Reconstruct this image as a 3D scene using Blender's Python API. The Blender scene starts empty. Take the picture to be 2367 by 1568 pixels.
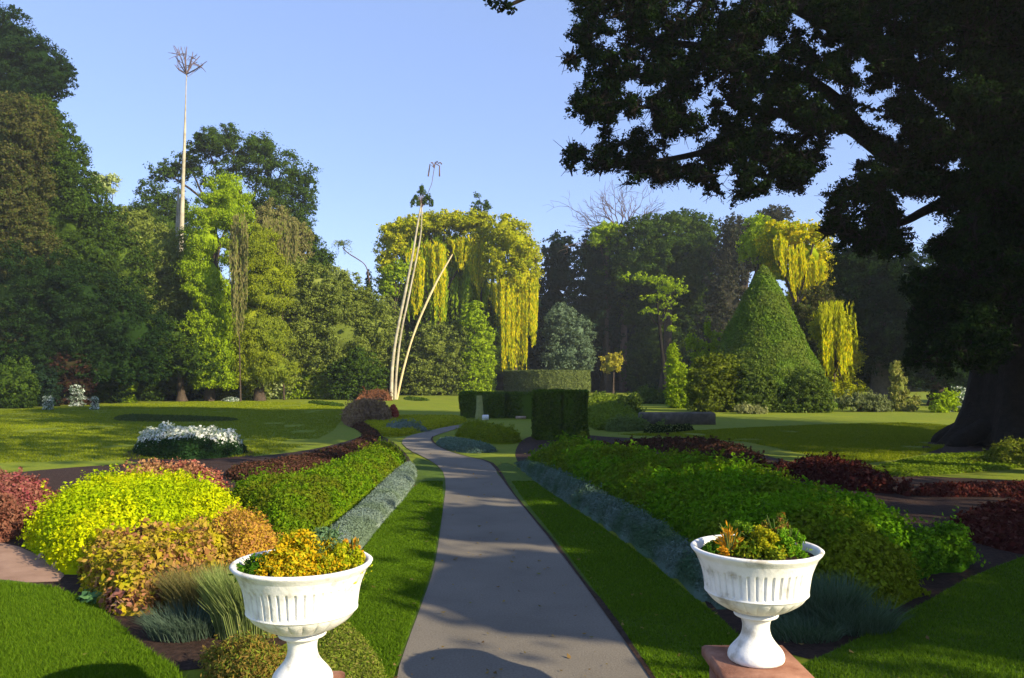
import bpy, math, random
import numpy as np
from mathutils import Vector
R = math.radians
C = bpy.context.scene.collection
scene = bpy.context.scene

# ---------------------------------------------------------------- camera, sky, sun, exposure
H, F, CX, HY = 2.0, 1840.0, 1183.5, 870.0          # eye height, focal length and horizon on a 2367 x 1568 picture
cam = bpy.data.cameras.new('camera'); camo = bpy.data.objects.new('camera', cam); C.objects.link(camo)
camo.location = (0, 0, H); camo.rotation_euler = (R(90), 0, 0)
cam.sensor_width = 36; cam.lens = 36 * F / 2367.0; cam.shift_y = (HY - 784) / 2367.0
cam.clip_start = 0.1; cam.clip_end = 2000
scene.camera = camo

SUN_EL, SUN_AZ = 27.0, 124.0                        # azimuth clockwise from the view direction
world = bpy.data.worlds.new('World'); scene.world = world; world.use_nodes = True
wn = world.node_tree; bg = wn.nodes['Background']
sky = wn.nodes.new('ShaderNodeTexSky'); sky.sky_type = 'NISHITA'; sky.sun_disc = False
sky.sun_elevation = R(SUN_EL); sky.sun_rotation = R(SUN_AZ)
sky.altitude = 300; sky.air_density = 0.9; sky.dust_density = 0.05; sky.ozone_density = 5.0
hs = wn.nodes.new('ShaderNodeHueSaturation'); hs.inputs['Saturation'].default_value = 1.0
hm = wn.nodes.new('ShaderNodeMix'); hm.data_type = 'RGBA'; hm.blend_type = 'MULTIPLY'; hm.inputs[0].default_value = 1.0; hm.inputs[7].default_value = (1.30, 1.04, 1.06, 1)
wn.links.new(sky.outputs[0], hm.inputs[6]); 
hc_ = wn.nodes.new('ShaderNodeMix'); hc_.data_type = 'RGBA'; hc_.inputs[0].default_value = 0.55; hc_.inputs[7].default_value = (1.20, 1.70, 2.85, 1)   # even periwinkle blue
wn.links.new(hm.outputs[2], hc_.inputs[6]); wn.links.new(hc_.outputs[2], hs.inputs['Color']); wn.links.new(hs.outputs[0], bg.inputs[0])
bg.inputs[1].default_value = 0.15
sun = bpy.data.lights.new('sun', 'SUN'); sun.energy = 5.0; sun.angle = R(0.5); sun.color = (1.0, 0.86, 0.60)
suno = bpy.data.objects.new('sun', sun); C.objects.link(suno); suno.location = (30, -10, 40)
SD = Vector((math.sin(R(SUN_AZ)) * math.cos(R(SUN_EL)), math.cos(R(SUN_AZ)) * math.cos(R(SUN_EL)), math.sin(R(SUN_EL))))
suno.rotation_euler = SD.to_track_quat('Z', 'Y').to_euler()
scene.view_settings.view_transform = 'Standard'; scene.view_settings.look = 'None'
scene.view_settings.exposure = 1.05; scene.view_settings.gamma = 1.0
scene.cycles.max_bounces = 6; scene.cycles.diffuse_bounces = 3; scene.cycles.transmission_bounces = 4
scene.cycles.volume_bounces = 0; scene.cycles.transparent_max_bounces = 8
scene.cycles.use_denoising = True
scene.cycles.sample_clamp_indirect = 4.0

# ---------------------------------------------------------------- picture -> place
def G(x, y, h=0.0):                                  # point of the ground (or of height h) seen at a pixel
    d = (H - h) * F / (y - HY)
    return ((x - CX) / F * d, d)
def P(x, y, d):                                      # point at depth d seen at a pixel
    return np.array([(x - CX) / F * d, d, H - (y - HY) / F * d])
rng = np.random.default_rng(7)

# ---------------------------------------------------------------- noise
_lat = np.random.default_rng(3).random((32, 32, 32))
def noise(p, s=1.0, seed=0):
    p = np.asarray(p, float) * s + seed * 7.31 + 100.0
    if p.shape[-1] == 2: p = np.concatenate([p, np.full(p.shape[:-1] + (1,), 0.5 + seed)], -1)
    i = np.floor(p).astype(int); f = p - i; f = f * f * (3 - 2 * f); out = 0
    for a in (0, 1):
        for b in (0, 1):
            for c in (0, 1):
                w = (f[..., 0] if a else 1 - f[..., 0]) * (f[..., 1] if b else 1 - f[..., 1]) * (f[..., 2] if c else 1 - f[..., 2])
                out = out + w * _lat[(i[..., 0] + a) % 32, (i[..., 1] + b) % 32, (i[..., 2] + c) % 32]
    return out
def unit(v): return v / (np.linalg.norm(v, axis=-1, keepdims=True) + 1e-9)

# ---------------------------------------------------------------- mesh collection
class MB:
    def __init__(s): s.v = []; s.f4 = []; s.f3 = []; s.n = 0
    def add(s, v, f4=None, f3=None):
        v = np.asarray(v, float).reshape(-1, 3)
        if f4 is not None and len(f4): s.f4.append(np.asarray(f4) + s.n)
        if f3 is not None and len(f3): s.f3.append(np.asarray(f3) + s.n)
        s.v.append(v); s.n += len(v); return s
    def build(s, name, mat, parent=None, smooth=False):
        v = np.concatenate(s.v)
        loc = np.array(parent.location) if parent is not None else np.zeros(3)
        if parent is not None and parent.parent is not None: loc = loc + np.array(parent.parent.location)
        v = v - loc
        f4 = np.concatenate(s.f4) if s.f4 else np.zeros((0, 4), int)
        f3 = np.concatenate(s.f3) if s.f3 else np.zeros((0, 3), int)
        me = bpy.data.meshes.new(name)
        me.vertices.add(len(v)); me.vertices.foreach_set('co', v.ravel())
        me.loops.add(len(f4) * 4 + len(f3) * 3)
        me.loops.foreach_set('vertex_index', np.concatenate([f4.ravel(), f3.ravel()]).astype(np.int32))
        me.polygons.add(len(f4) + len(f3))
        st = np.concatenate([np.arange(len(f4)) * 4, len(f4) * 4 + np.arange(len(f3)) * 3])
        me.polygons.foreach_set('loop_start', st.astype(np.int32))
        me.polygons.foreach_set('loop_total', np.concatenate([np.full(len(f4), 4), np.full(len(f3), 3)]).astype(np.int32))
        if smooth: me.polygons.foreach_set('use_smooth', np.ones(len(f4) + len(f3), bool))
        me.materials.append(mat); me.update(calc_edges=True); me.validate()
        o = bpy.data.objects.new(name, me); C.objects.link(o)
        if parent is not None: o.parent = parent
        return o

def tag(o, label=None, cat=None, group=None, kind=None):
    if label: o['label'] = label
    if cat: o['category'] = cat
    if group: o['group'] = group
    if kind: o['kind'] = kind
    return o
def thing(name, label, cat, loc, group=None):
    o = bpy.data.objects.new(name, None); C.objects.link(o); o.empty_display_size = 0.2
    o.location = [float(c) for c in loc]
    return tag(o, label, cat, group)

# ---------------------------------------------------------------- materials
def newmat(name):
    m = bpy.data.materials.new(name); m.use_nodes = True; n = m.node_tree; n.nodes.clear()
    return m, n, n.nodes.new('ShaderNodeOutputMaterial')
def nz(n, scale, detail=4, rough=0.6, coord='pos', vec=None):
    t = n.nodes.new('ShaderNodeTexNoise'); t.inputs['Scale'].default_value = scale
    t.inputs['Detail'].default_value = detail; t.inputs['Roughness'].default_value = rough
    if vec is not None: n.links.new(vec, t.inputs['Vector'])
    else:
        g = n.nodes.new('ShaderNodeNewGeometry'); n.links.new(g.outputs['Position'], t.inputs['Vector'])
    return t.outputs['Fac']
def ramp(n, fac, stops):
    r = n.nodes.new('ShaderNodeValToRGB'); e = r.color_ramp.elements
    while len(e) < len(stops): e.new(0.5)
    for k, (p, c) in enumerate(stops): e[k].position = p; e[k].color = (*c, 1)
    n.links.new(fac, r.inputs[0]); return r.outputs[0]
def mixc(n, fac, a, b, mode='MIX'):
    m = n.nodes.new('ShaderNodeMix'); m.data_type = 'RGBA'; m.blend_type = mode
    if isinstance(fac, float): m.inputs[0].default_value = fac
    else: n.links.new(fac, m.inputs[0])
    n.links.new(a, m.inputs[6]); n.links.new(b, m.inputs[7]); return m.outputs[2]
def rgb(n, c):
    r = n.nodes.new('ShaderNodeRGB'); r.outputs[0].default_value = (*c, 1); return r.outputs[0]
_fm = {}
def foliage(cols, patch=None, ps=0.4, trans=0.35, gloss=0.0):
    """leaf colours picked per leaf, a second set in patches"""
    key = (tuple(cols), tuple(patch) if patch else None, ps, trans)
    if key in _fm: return _fm[key]
    m, n, out = newmat('foliage')
    g = n.nodes.new('ShaderNodeNewGeometry')
    def rm(cs):
        k = len(cs); return ramp(n, g.outputs['Random Per Island'], [(i / max(1, k - 1), c) for i, c in enumerate(cs)])
    col = rm(cols)
    if patch:
        pf = ramp(n, nz(n, ps, 3), [(0.44, (0, 0, 0)), (0.58, (1, 1, 1))])
        col = mixc(n, pf, col, rm(patch))
    d = n.nodes.new('ShaderNodeBsdfDiffuse'); t = n.nodes.new('ShaderNodeBsdfTranslucent')
    n.links.new(col, d.inputs[0])
    tc = mixc(n, 1.0, col, rgb(n, (1.0, 1.0, 0.45)), 'MULTIPLY'); n.links.new(tc, t.inputs[0])
    ms = n.nodes.new('ShaderNodeMixShader'); ms.inputs[0].default_value = trans
    n.links.new(d.outputs[0], ms.inputs[1]); n.links.new(t.outputs[0], ms.inputs[2])
    n.links.new(ms.outputs[0], out.inputs[0]); _fm[key] = m; return m
def surf(name, stops, scale=4, bump=0.3, bscale=40, rough=0.9, detail=6, stops2=None, scale2=0.3, dist=0.02):
    m, n, out = newmat(name); b = n.nodes.new('ShaderNodeBsdfPrincipled')
    b.inputs['Roughness'].default_value = rough; b.inputs['Specular IOR Level'].default_value = 0.2
    col = ramp(n, nz(n, scale, detail), stops)
    if stops2: col = mixc(n, 1.0, col, ramp(n, nz(n, scale2, 4), stops2), 'MULTIPLY')
    n.links.new(col, b.inputs['Base Color'])
    if bump:
        bp = n.nodes.new('ShaderNodeBump'); bp.inputs['Strength'].default_value = bump; bp.inputs['Distance'].default_value = dist
        n.links.new(nz(n, bscale, 6, 0.7), bp.inputs['Height']); n.links.new(bp.outputs[0], b.inputs['Normal'])
    n.links.new(b.outputs[0], out.inputs[0]); return m
W1 = (1, 1, 1)
m_lawn = surf('lawn', [(0.3, (0.125, 0.155, 0.006)), (0.7, (0.195, 0.225, 0.009))], 9, 0.35, 30, 0.95, stops2=[(0.30, (0.62, 0.72, 0.7)), (0.45, (1.0, 1.0, 1.0)), (0.56, (0.85, .95, .8)), (0.70, (1.30, 1.16, 0.9))], scale2=0.35, dist=0.05)
m_verge = surf('verge_turf', [(0.3, (0.045, 0.085, 0.005)), (0.7, (0.085, 0.140, 0.008))], 14, 0.5, 60, 0.95, stops2=[(0.35, (0.8, 0.85, 0.8)), (0.65, W1)], scale2=0.6, dist=0.03)
m_path = surf('asphalt', [(0.30, (0.140, 0.122, 0.098)), (0.5, (0.180, 0.158, 0.128)), (0.72, (0.215, 0.190, 0.156))], 60, 0.6, 90, 0.9, stops2=[(0.30, (0.74, 0.74, 0.74)), (0.5, (0.9, 0.9, 0.9)), (0.68, W1)], scale2=0.9, dist=0.01, detail=10)
m_soil = surf('soil', [(0.3, (0.022, 0.011, 0.008)), (0.7, (0.065, 0.036, 0.026))], 16, 1.0, 26, 0.95, dist=0.06)
m_pave = surf('paving', [(0.3, (0.22, 0.13, 0.09)), (0.7, (0.33, 0.21, 0.15))], 3, 0.5, 20, 0.9, dist=0.01)
m_bark = surf('bark', [(0.3, (0.035, 0.025, 0.018)), (0.7, (0.095, 0.070, 0.050))], 5, 1.0, 8, 0.95, dist=0.08)
m_bark2 = surf('shaded_bark', [(0.3, (0.007, 0.0055, 0.004)), (0.7, (0.018, 0.014, 0.010))], 5, 1.0, 9, 0.95, dist=0.08)  # shade put into the colour: bark near black for trees in shadow
m_pale = surf('pale_bark', [(0.3, (0.24, 0.21, 0.14)), (0.7, (0.50, 0.46, 0.34))], 1.6, 0.6, 8, 0.85, dist=0.04)
m_twig = surf('twig', [(0.3, (0.07, 0.045, 0.04)), (0.7, (0.16, 0.11, 0.09))], 3, 0, 8)
m_stone = surf('stone', [(0.3, (0.05, 0.045, 0.035)), (0.7, (0.14, 0.12, 0.095))], 4, 0.8, 14, 0.9)
m_white = surf('white_paint', [(0.32, (0.45, 0.42, 0.35)), (0.46, (0.77, 0.76, 0.72)), (0.7, (0.88, 0.87, 0.85))], 9, 0.5, 35, 0.5, dist=0.006, stops2=[(0.30, (0.72, 0.70, 0.66)), (0.45, W1)], scale2=3.5)
m_brick = surf('terracotta', [(0.3, (0.16, 0.06, 0.035)), (0.7, (0.36, 0.19, 0.13))], 7, 0.7, 50, 0.85, dist=0.006)
m_pebble = surf('pebble', [(0.3, (0.25, 0.15, 0.09)), (0.7, (0.55, 0.42, 0.32))], 9, 0.5, 40, 0.6)

# ---------------------------------------------------------------- shapes
def ribs(n): return np.arange(n)
def tube(mb, pts, rad, seg=8, rough=0.0):
    pts = np.asarray(pts, float); rad = np.broadcast_to(np.asarray(rad, float), (len(pts),))
    t = np.gradient(pts, axis=0); t = unit(t); ref = np.array([0.31, 0.95, 0.05]); a = unit(np.cross(t, ref)); b = np.cross(t, a)
    th = np.arange(seg) / seg * 2 * math.pi
    ring = pts[:, None] + rad[:, None, None] * (np.cos(th)[None, :, None] * a[:, None] + np.sin(th)[None, :, None] * b[:, None])
    if rough: ring = ring + (noise(ring, 1.3)[..., None] - 0.5) * rough * rad[:, None, None] * unit(ring - pts[:, None])
    v = ring.reshape(-1, 3); f = []
    for i in range(len(pts) - 1):
        for j in range(seg):
            k = (j + 1) % seg; f.append((i * seg + j, i * seg + k, (i + 1) * seg + k, (i + 1) * seg + j))
    mb.add(v, f4=f)
def smooth_line(pts, k=3):
    p = np.asarray(pts, float)
    for _ in range(k):
        q = [p[0]]
        for a, b in zip(p[:-1], p[1:]): q += [a * .75 + b * .25, a * .25 + b * .75]
        q.append(p[-1]); p = np.array(q)
    return p
def chaikin(poly, k=2):
    p = np.asarray(poly, float)
    for _ in range(k):
        q = np.roll(p, -1, 0); p = np.stack([p * .75 + q * .25, p * .25 + q * .75], 1).reshape(-1, p.shape[1])
    return p
def leafquads(mb, p, nrm, L, asp=0.55, tdir=None, tj=0.4, nb=1.0, fold=0.25):
    n = len(p)
    nn = unit(nrm * nb + rng.normal(size=(n, 3)) * 0.6)
    r = rng.normal(size=(n, 3)) if tdir is None else np.asarray(tdir, float) + rng.normal(size=(n, 3)) * tj
    t = unit(r - nn * np.sum(r * nn, 1, keepdims=True)) if tdir is None else unit(r)
    if tdir is not None: nn = unit(nn - t * np.sum(nn * t, 1, keepdims=True))
    b = np.cross(nn, t); L = (np.broadcast_to(L, (n,)) * rng.uniform(0.5, 1.55, n))[:, None]
    h = t * L * .5; w = b * L * asp * .5; fo = nn * L * asp * fold
    v = np.stack([p - h, p + w - fo + h * .1, p + h, p - w - fo + h * .1], 1).reshape(-1, 3)
    mb.add(v, f4=np.arange(4 * n).reshape(n, 4))
_ico = None
def blobcore(mb, c, r, amp=0.25, sub=3):
    global _ico
    if _ico is None:
        import bmesh
        bm = bmesh.new(); bmesh.ops.create_icosphere(bm, subdivisions=sub, radius=1)
        _ico = (np.array([v.co[:] for v in bm.verts]), np.array([[v.index for v in f.verts] for f in bm.faces])); bm.free()
    v, f = _ico
    k = 1 + (noise(v * 2.6 + c * 0.37, 1.0, 2)[:, None] - 0.5) * 2 * amp
    mb.add(c + v * r * k, f3=f)
def crown(mb, blobs, d, L, dens=1.0, core=0.6, clump=0.34, dd=None, up=0.25, droop=None, asp=0.6, airy=0.0, thick=0.75):
    """blobs: (x, y, rx, ry[, depth offset[, density]]) in picture pixels at depth d"""
    tips = []
    for bl in blobs:
        x, y, rx, ry = bl[:4]; dz = bl[4] if len(bl) > 4 else 0.0; k = bl[5] if len(bl) > 5 else 1.0
        D = d + dz; c = P(x, y, D); s = D / F; r = np.array([rx * s, (dd or rx) * s * thick, ry * s])
        if core and not airy: blobcore(mb, c, r * core)
        rc = clump * min(r[0], r[2]); nc = max(5, int(5.5 * (r[0] * r[2]) / (rc * rc)))
        u = unit(rng.normal(size=(nc, 3))); u = u[u[:, 2] > -0.75]
        rr = rng.uniform(0.66, 1.10, (len(u), 1)) if core and not airy else rng.uniform(0.25, 1.0, (len(u), 1))
        cc = c + u * r * rr * (1 + 0.25 * (noise(u * 2 + c, 1.0, 5)[:, None] - 0.5))
        if airy: keep = noise(cc, 1.2 / max(rc, .1) * .35, 4) > airy; cc = cc[keep]; u = u[keep]
        tips.append((c, cc))
        per = int(k * dens * 6.5 * (rc * rc) / (L * L * asp))
        if per < 1 or len(cc) == 0: continue
        ci = np.repeat(cc, per, 0); ui = np.repeat(u, per, 0)
        q = unit(rng.normal(size=(len(ci), 3)) + ui * 0.7 + np.array([0, 0, up]))
        sc = np.repeat(rng.uniform(0.45, 1.5, len(cc)), per)[:, None] * (1 + .9 * (noise(ci + q * rc * 2, 1.6 / max(rc, .05), 7)[:, None] - .5))
        pos = ci + q * rc * sc * rng.uniform(0.2, 1.1, (len(ci), 1)) * np.array([1.1, 1.1, 0.85])
        leafquads(mb, pos, q, L, asp, tdir=droop)
    return tips
def branches(mb, root, tips, r0, r1=0.02, n=6, sub=5):
    """limbs from root to each blob and twigs on to its clumps"""
    root = np.asarray(root, float)
    for c, cc in tips:
        mid = (root + c) / 2 + np.array([0, 0, -0.12 * abs(c[0] - root[0])]) + rng.normal(size=3) * 0.05 * np.linalg.norm(c - root)
        tube(mb, smooth_line([root, mid, c], 2), np.linspace(r0, r0 * .35, len(smooth_line([root, mid, c], 2))), 6)
        for q in cc[rng.permutation(len(cc))[:sub]]:
            m2 = (c + q) / 2 + rng.normal(size=3) * 0.12 * np.linalg.norm(q - c)
            tube(mb, [c, m2, q], [r0 * .3, r0 * .18, r1], 4)
def trunk_mb(base, top, r0, r1, flare=1.6, bend=0.0, seg=10, k=8):
    mb = MB(); t = np.linspace(0, 1, k)[:, None]
    pts = np.asarray(base)[None] * (1 - t) + np.asarray(top)[None] * t
    if bend: pts = pts + np.sin(t * math.pi) * np.array([bend, 0, 0]) + (noise(pts, .25)[:, None] - .5) * abs(bend) * np.array([1, 1, 0])
    rad = (r0 * (1 - t) + r1 * t)[:, 0] * (1 + (flare - 1) * np.exp(-t[:, 0] * 9)); tube(mb, pts, rad, seg, 0.3); return mb
def tree(name, label, cat, d, bx, blobs, mat, L, dens=1.0, trunk=None, tm=None, group=None, crownname='crown', fill=0, **kw):
    """a tree or a shrub: base on the ground under picture column bx at depth d"""
    b = np.array([(bx - CX) / F * d, d, 0.0]); t = thing(name, label, cat, b, group)
    if cat in ('shrub', 'bush') and trunk is None or cat == 'bush':
        yb = HY + 2 * F / d; my = np.median([q[1] for q in blobs])
        blobs = list(blobs) + [(q[0], max(yb - q[3] * .35, q[1]), q[2], q[3] * .6, -.2) for q in blobs if q[1] >= my and yb - q[3] * .35 > q[1]]
        blobs += [(q[0], (q[1] + yb) / 2, q[2], q[3] * .8) for q in blobs if yb - q[1] > q[3] * 1.5]
    mb = MB(); tips = crown(mb, blobs, d, L, dens, **kw)
    if fill:
        y0 = max(q[1] for q in blobs); xs = [q[0] for q in blobs if q[1] > y0 - 130]; rx = np.mean([q[2] for q in blobs]) * 1.0; fb = []; y = y0
        while y < 850:
            y += rx * .8; fb += [(x + rng.uniform(-.3, .3) * rx, min(y, 885), rx, rx * .75, fill) for x in xs[:3]]
        kf = {k_: v_ for k_, v_ in kw.items() if k_ in ('clump', 'droop')}; crown(mb, fb, d, L, dens, **kf)
    mb.build(crownname, mat, t)
    top = min(blobs, key=lambda q: q[1]); low = max(q[1] for q in blobs)
    r = trunk or 0.2; zt = P(bx, (top[1] + low) / 2 if len(blobs) > 1 else top[1], d); zt[0] = b[0] + 0.3 * (P(top[0], top[1], d)[0] - b[0])
    tb = trunk_mb(b, zt, r, r * .5); 
    branches(tb, zt * .75 + b * .25, tips[:6], r * .45, 0.02, sub=3); tb.build('trunk' if r > .1 else 'stem', tm or m_bark, t)
    return t

# ---------------------------------------------------------------- planted beds
def inpoly(p, poly):
    x, y = p[:, 0], p[:, 1]; ins = np.zeros(len(p), bool)
    for a, b in zip(poly, np.roll(poly, -1, 0)):
        c = ((a[1] > y) != (b[1] > y)); 
        with np.errstate(divide='ignore', invalid='ignore'): xi = (b[0] - a[0]) * (y - a[1]) / (b[1] - a[1]) + a[0]
        ins ^= c & (x < xi)
    return ins
def edged(p, poly):
    d = np.full(len(p), 1e9)
    for a, b in zip(poly, np.roll(poly, -1, 0)):
        ab = b - a; t = np.clip(((p - a) @ ab) / (ab @ ab + 1e-12), 0, 1); d = np.minimum(d, np.linalg.norm(p - a - t[:, None] * ab, axis=1))
    return d
def height(p, poly, h, w, lump, amp, seed):
    d = np.clip(edged(p, poly) / w, 0, 1); e = np.sqrt(1 - (1 - d) ** 2)
    return h * e * (1 - amp + amp * 2 * (0.52 * noise(p, 1 / lump, seed) + 0.30 * noise(p, 2.7 / lump, seed + 3) + 0.18 * noise(p, 7 / lump, seed + 5)))
def bedmesh(poly, h, n, L, w=None, lump=0.45, amp=0.3, core=True, asp=0.6, tdir=None, tj=0.4, nb=1.0, fall=1.2, grid=None, lift=0.0, seed=1, stray=0.06, cut=0.5, grow=0.4):
    poly = chaikin(poly, 2); w = w or h; mb = MB()
    lo, hi = poly.min(0), poly.max(0); dn = max(3.0, lo[1])
    if core:
        g = grid or max(0.07, (hi - lo).max() / 110); xs = np.arange(lo[0] - g, hi[0] + g, g); ys = np.arange(lo[1] - g, hi[1] + g, g)
        X, Y = np.meshgrid(xs, ys); p = np.stack([X.ravel(), Y.ravel()], 1); ins = inpoly(p, poly)
        z = np.where(ins, height(p, poly, h, w, lump, amp, seed) * 0.80 - L * .6, -0.03); ny, nx = X.shape
        i = (np.arange(ny - 1)[:, None] * nx + np.arange(nx - 1)[None]).ravel(); f = np.stack([i, i + 1, i + nx + 1, i + nx], 1)
        f = f[ins[f].any(1)]; mb.add(np.column_stack([p, z]), f4=f)
    tot = 0; tries = 0
    while tot < n and tries < 60:
        tries += 1
        p = lo + rng.random((60000, 2)) * (hi - lo); p = p[inpoly(p, poly)]
        if len(p) == 0: continue
        e = 0.02; z = height(p, poly, h, w, lump, amp, seed)
        gx = (height(p + [e, 0], poly, h, w, lump, amp, seed) - z) / e; gy = (height(p + [0, e], poly, h, w, lump, amp, seed) - z) / e
        gx = np.clip(gx, -6, 6); gy = np.clip(gy, -6, 6)
        wt = np.sqrt(1 + gx * gx + gy * gy) * (dn / p[:, 1]) ** fall
        k = (rng.random(len(p)) < wt / 4.0) & ((noise(p, 3.2 / lump, seed + 9) > .27) | (rng.random(len(p)) < .35)); p, z, gx, gy = p[k], z[k], gx[k], gy[k]
        p, z, gx, gy = p[:n - tot], z[:n - tot], gx[:n - tot], gy[:n - tot]; tot += len(p)
        nr = unit(np.column_stack([-gx, -gy, np.ones(len(p))]))
        q = np.column_stack([p, z]) + nr * (rng.normal(0, stray * .5, (len(p), 1)) - rng.exponential(stray * .35, (len(p), 1))); q[:, 2] = np.maximum(q[:, 2], 0.01) + lift
        leafquads(mb, q, nr, L * (p[:, 1] / dn) ** grow, asp, tdir=tdir, tj=tj, nb=nb)
    return mb
def bed(name, label, cat, poly, h, mat, n, L, group=None, part='foliage', extra=None, **kw):
    poly = np.array(poly); c = poly.mean(0); t = thing(name, label, cat, (c[0], c[1], 0), group)
    mb = bedmesh(poly, h, n, L, **kw)
    if h > .25 and len(mb.v) and n > 8000:
        q = mb.v[-1].reshape(-1, 4, 3)[:, 0]; q = q[rng.permutation(len(q))[:n // 110]]; q = q[q[:, 2] > h * .3]; m = 16
        up = unit(np.column_stack([rng.normal(0, .45, len(q)), rng.normal(0, .45, len(q)), np.ones(len(q))])); hh = rng.uniform(.05, .17, len(q)) * (h / .5) ** .5 * (1 + .2 * (q[:, 1].min() / 8))
        s = rng.random((len(q), m, 1)); p = q[:, None] + up[:, None] * s * hh[:, None, None] + rng.normal(size=(len(q), m, 3)) * hh[:, None, None] * .30 * (1.1 - s)
        leafquads(mb, p.reshape(-1, 3), np.repeat(up, m, 0), L * .9 * (np.repeat(q[:, 1], m) / max(3, q[:, 1].min())) ** .4, kw.get('asp', .6))
    mb.build(part, mat, t)
    return t
def foot(pts, h):                                    # pixels -> footprint; third value = share of the height the pixel was read at
    return [G(p[0], p[1], h * (p[2] if len(p) > 2 else 0)) for p in pts]
def sheet(name, pts, mat, z, k=2, world=False, res=None):
    poly = np.array(pts if world else [G(*p) for p in pts]); poly = chaikin(poly, k) if k else poly
    import mathutils
    me = bpy.data.meshes.new(name); v = [(a[0], a[1], z) for a in poly]
    tri = mathutils.geometry.tessellate_polygon([[Vector(q) for q in v]])
    me.from_pydata(v, [], [tuple(t) for t in tri]); me.materials.append(mat); me.update()
    for pl in me.polygons:
        if pl.normal.z < 0: pl.flip()
    me.update(); o = bpy.data.objects.new(name, me); C.objects.link(o); o['kind'] = 'structure'; return o

#@@SETTING
# ================================================================ THE SETTING
gm = MB(); gm.add([(-260, -60, 0), (260, -60, 0), (260, 330, 0), (-260, 330, 0)], f4=[(0, 1, 2, 3)])
gm.build('ground', m_lawn)['kind'] = 'structure'
# soil beds either side of the path
sheet('soil_bed', [(-400, 1568), (-400, 1150), (0, 1095), (240, 1075), (520, 1062), (700, 1045), (815, 1018), (850, 1000), (800, 978), (805, 968), (850, 962), (850, 985), (880, 1005), (935, 1040), (962, 1090), (955, 1130), (880, 1220), (800, 1330), (650, 1568)], m_soil, 0.004)
sheet('soil_bed', [(1200, 1020), (1235, 1005), (1350, 1005), (1420, 1012), (1680, 1022), (1740, 1045), (1850, 1075), (2100, 1100), (2367, 1112), (2900, 1130), (2900, 1600), (1700, 1540), (1600, 1330), (1400, 1180), (1240, 1100), (1185, 1062)], m_soil, 0.004)
sheet('soil_bed', [(2110, 1050), (2160, 1012), (2260, 995), (2500, 995), (2500, 1030), (2260, 1045)], m_soil, 0.004)
sheet('soil_bed', [(265, 1058), (330, 1030), (560, 1030), (600, 1052), (540, 1072), (350, 1078)], m_soil, 0.008)
sheet('paving', [(-500, 1250), (-100, 1250), (20, 1255), (120, 1300), (160, 1345), (60, 1350), (-500, 1350)], m_pave, 0.010, 1)
# the path: straight, then narrowing and swinging left and back
path_px = [(915, 1568), (945, 1480), (975, 1400), (1003, 1320), (1015, 1250), (1024, 1180), (1032, 1120), (1022, 1085), (985, 1060), (945, 1042), (925, 1022), (945, 1008), (990, 998), (1020, 990), (1060, 983),
           (1075, 986), (1030, 1000), (1000, 1010), (995, 1020), (1020, 1038), (1070, 1055), (1130, 1068), (1150, 1090), (1180, 1135), (1225, 1190), (1290, 1270), (1350, 1350), (1400, 1420), (1450, 1490), (1505, 1568)]
near_l = G(880, 1850); near_r = G(1690, 1850)
pw = [near_l] + [G(*p) for p in path_px] + [near_r]
sheet('path', [(near_l[0], -6), *pw, (near_r[0], -6)], m_path, 0.016, 1, world=True)
ed = [G(*p) for p in path_px[17:]] + [near_r]
sheet('path_edge', [(x - .015, y) for x, y in ed] + [(x + .035 + .03 * math.sin(y * 3.1), y) for x, y in ed[::-1]], m_soil, 0.024, 1, world=True)
sheet('grass_verge', [(650, 1568), (800, 1330), (880, 1220), (950, 1130), (962, 1090), (955, 1058), (985, 1064), (1022, 1087), (1032, 1122), (1024, 1180), (1015, 1250), (1003, 1320), (975, 1400), (945, 1480), (913, 1568)], m_verge, 0.012, 1)
sheet('grass_verge', [(1507, 1568), (1400, 1418), (1290, 1268), (1180, 1133), (1140, 1085), (1165, 1070), (1190, 1078), (1260, 1135), (1420, 1240), (1560, 1350), (1720, 1480), (1760, 1568)], m_verge, 0.020, 1)
sheet('lawn_corner', [(-900, 1300), (-100, 1335), (100, 1350), (210, 1395), (270, 1440), (330, 1500), (440, 1568), (440, 1700), (-900, 1700)], m_verge, 0.012, 2)
sheet('lawn_corner', [(1780, 1568), (1950, 1500), (2130, 1400), (2250, 1330), (2420, 1270), (3000, 1280), (3000, 1700), (1750, 1700)], m_verge, 0.012, 2)

# ================================================================ FOREGROUND: URNS
def lathe(mb, prof, c, R0, seg=144, flute=None):
    th = np.arange(seg) / seg * 2 * math.pi; rows = []
    for r, z in prof:
        k = np.full(seg, r)
        if flute: k = k * flute(r, z, th)
        rows.append(np.stack([np.cos(th) * k * R0, np.sin(th) * k * R0, np.full(seg, z * R0)], 1) + c)
    v = np.concatenate(rows); f = []
    for i in range(len(prof) - 1):
        for j in range(seg):
            q = (j + 1) % seg; f.append((i * seg + j, i * seg + q, (i + 1) * seg + q, (i + 1) * seg + j))
    mb.add(v, f4=f)
def resample(prof, n):
    p = smooth_line(prof, 2); s = np.r_[0, np.cumsum(np.linalg.norm(np.diff(p, axis=0), axis=1))]
    t = np.linspace(0, s[-1], n); return np.stack([np.interp(t, s, p[:, 0]), np.interp(t, s, p[:, 1])], 1)
def flutes(r, z, th):
    k = 1.0
    if 1.12 < z < 1.50:
        a = min(1, (z - 1.12) / .03, (1.50 - z) / .03)
        k = k - 0.035 * a * (np.abs(np.sin(th * 22)) ** 0.6 < 0.55)
    if 0.80 < z < 1.06:
        a = math.sin((z - .80) / .26 * math.pi); k = k + 0.045 * a * (np.abs(np.sin(th * 12)) ** 0.5 - 0.7)
    return k
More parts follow.
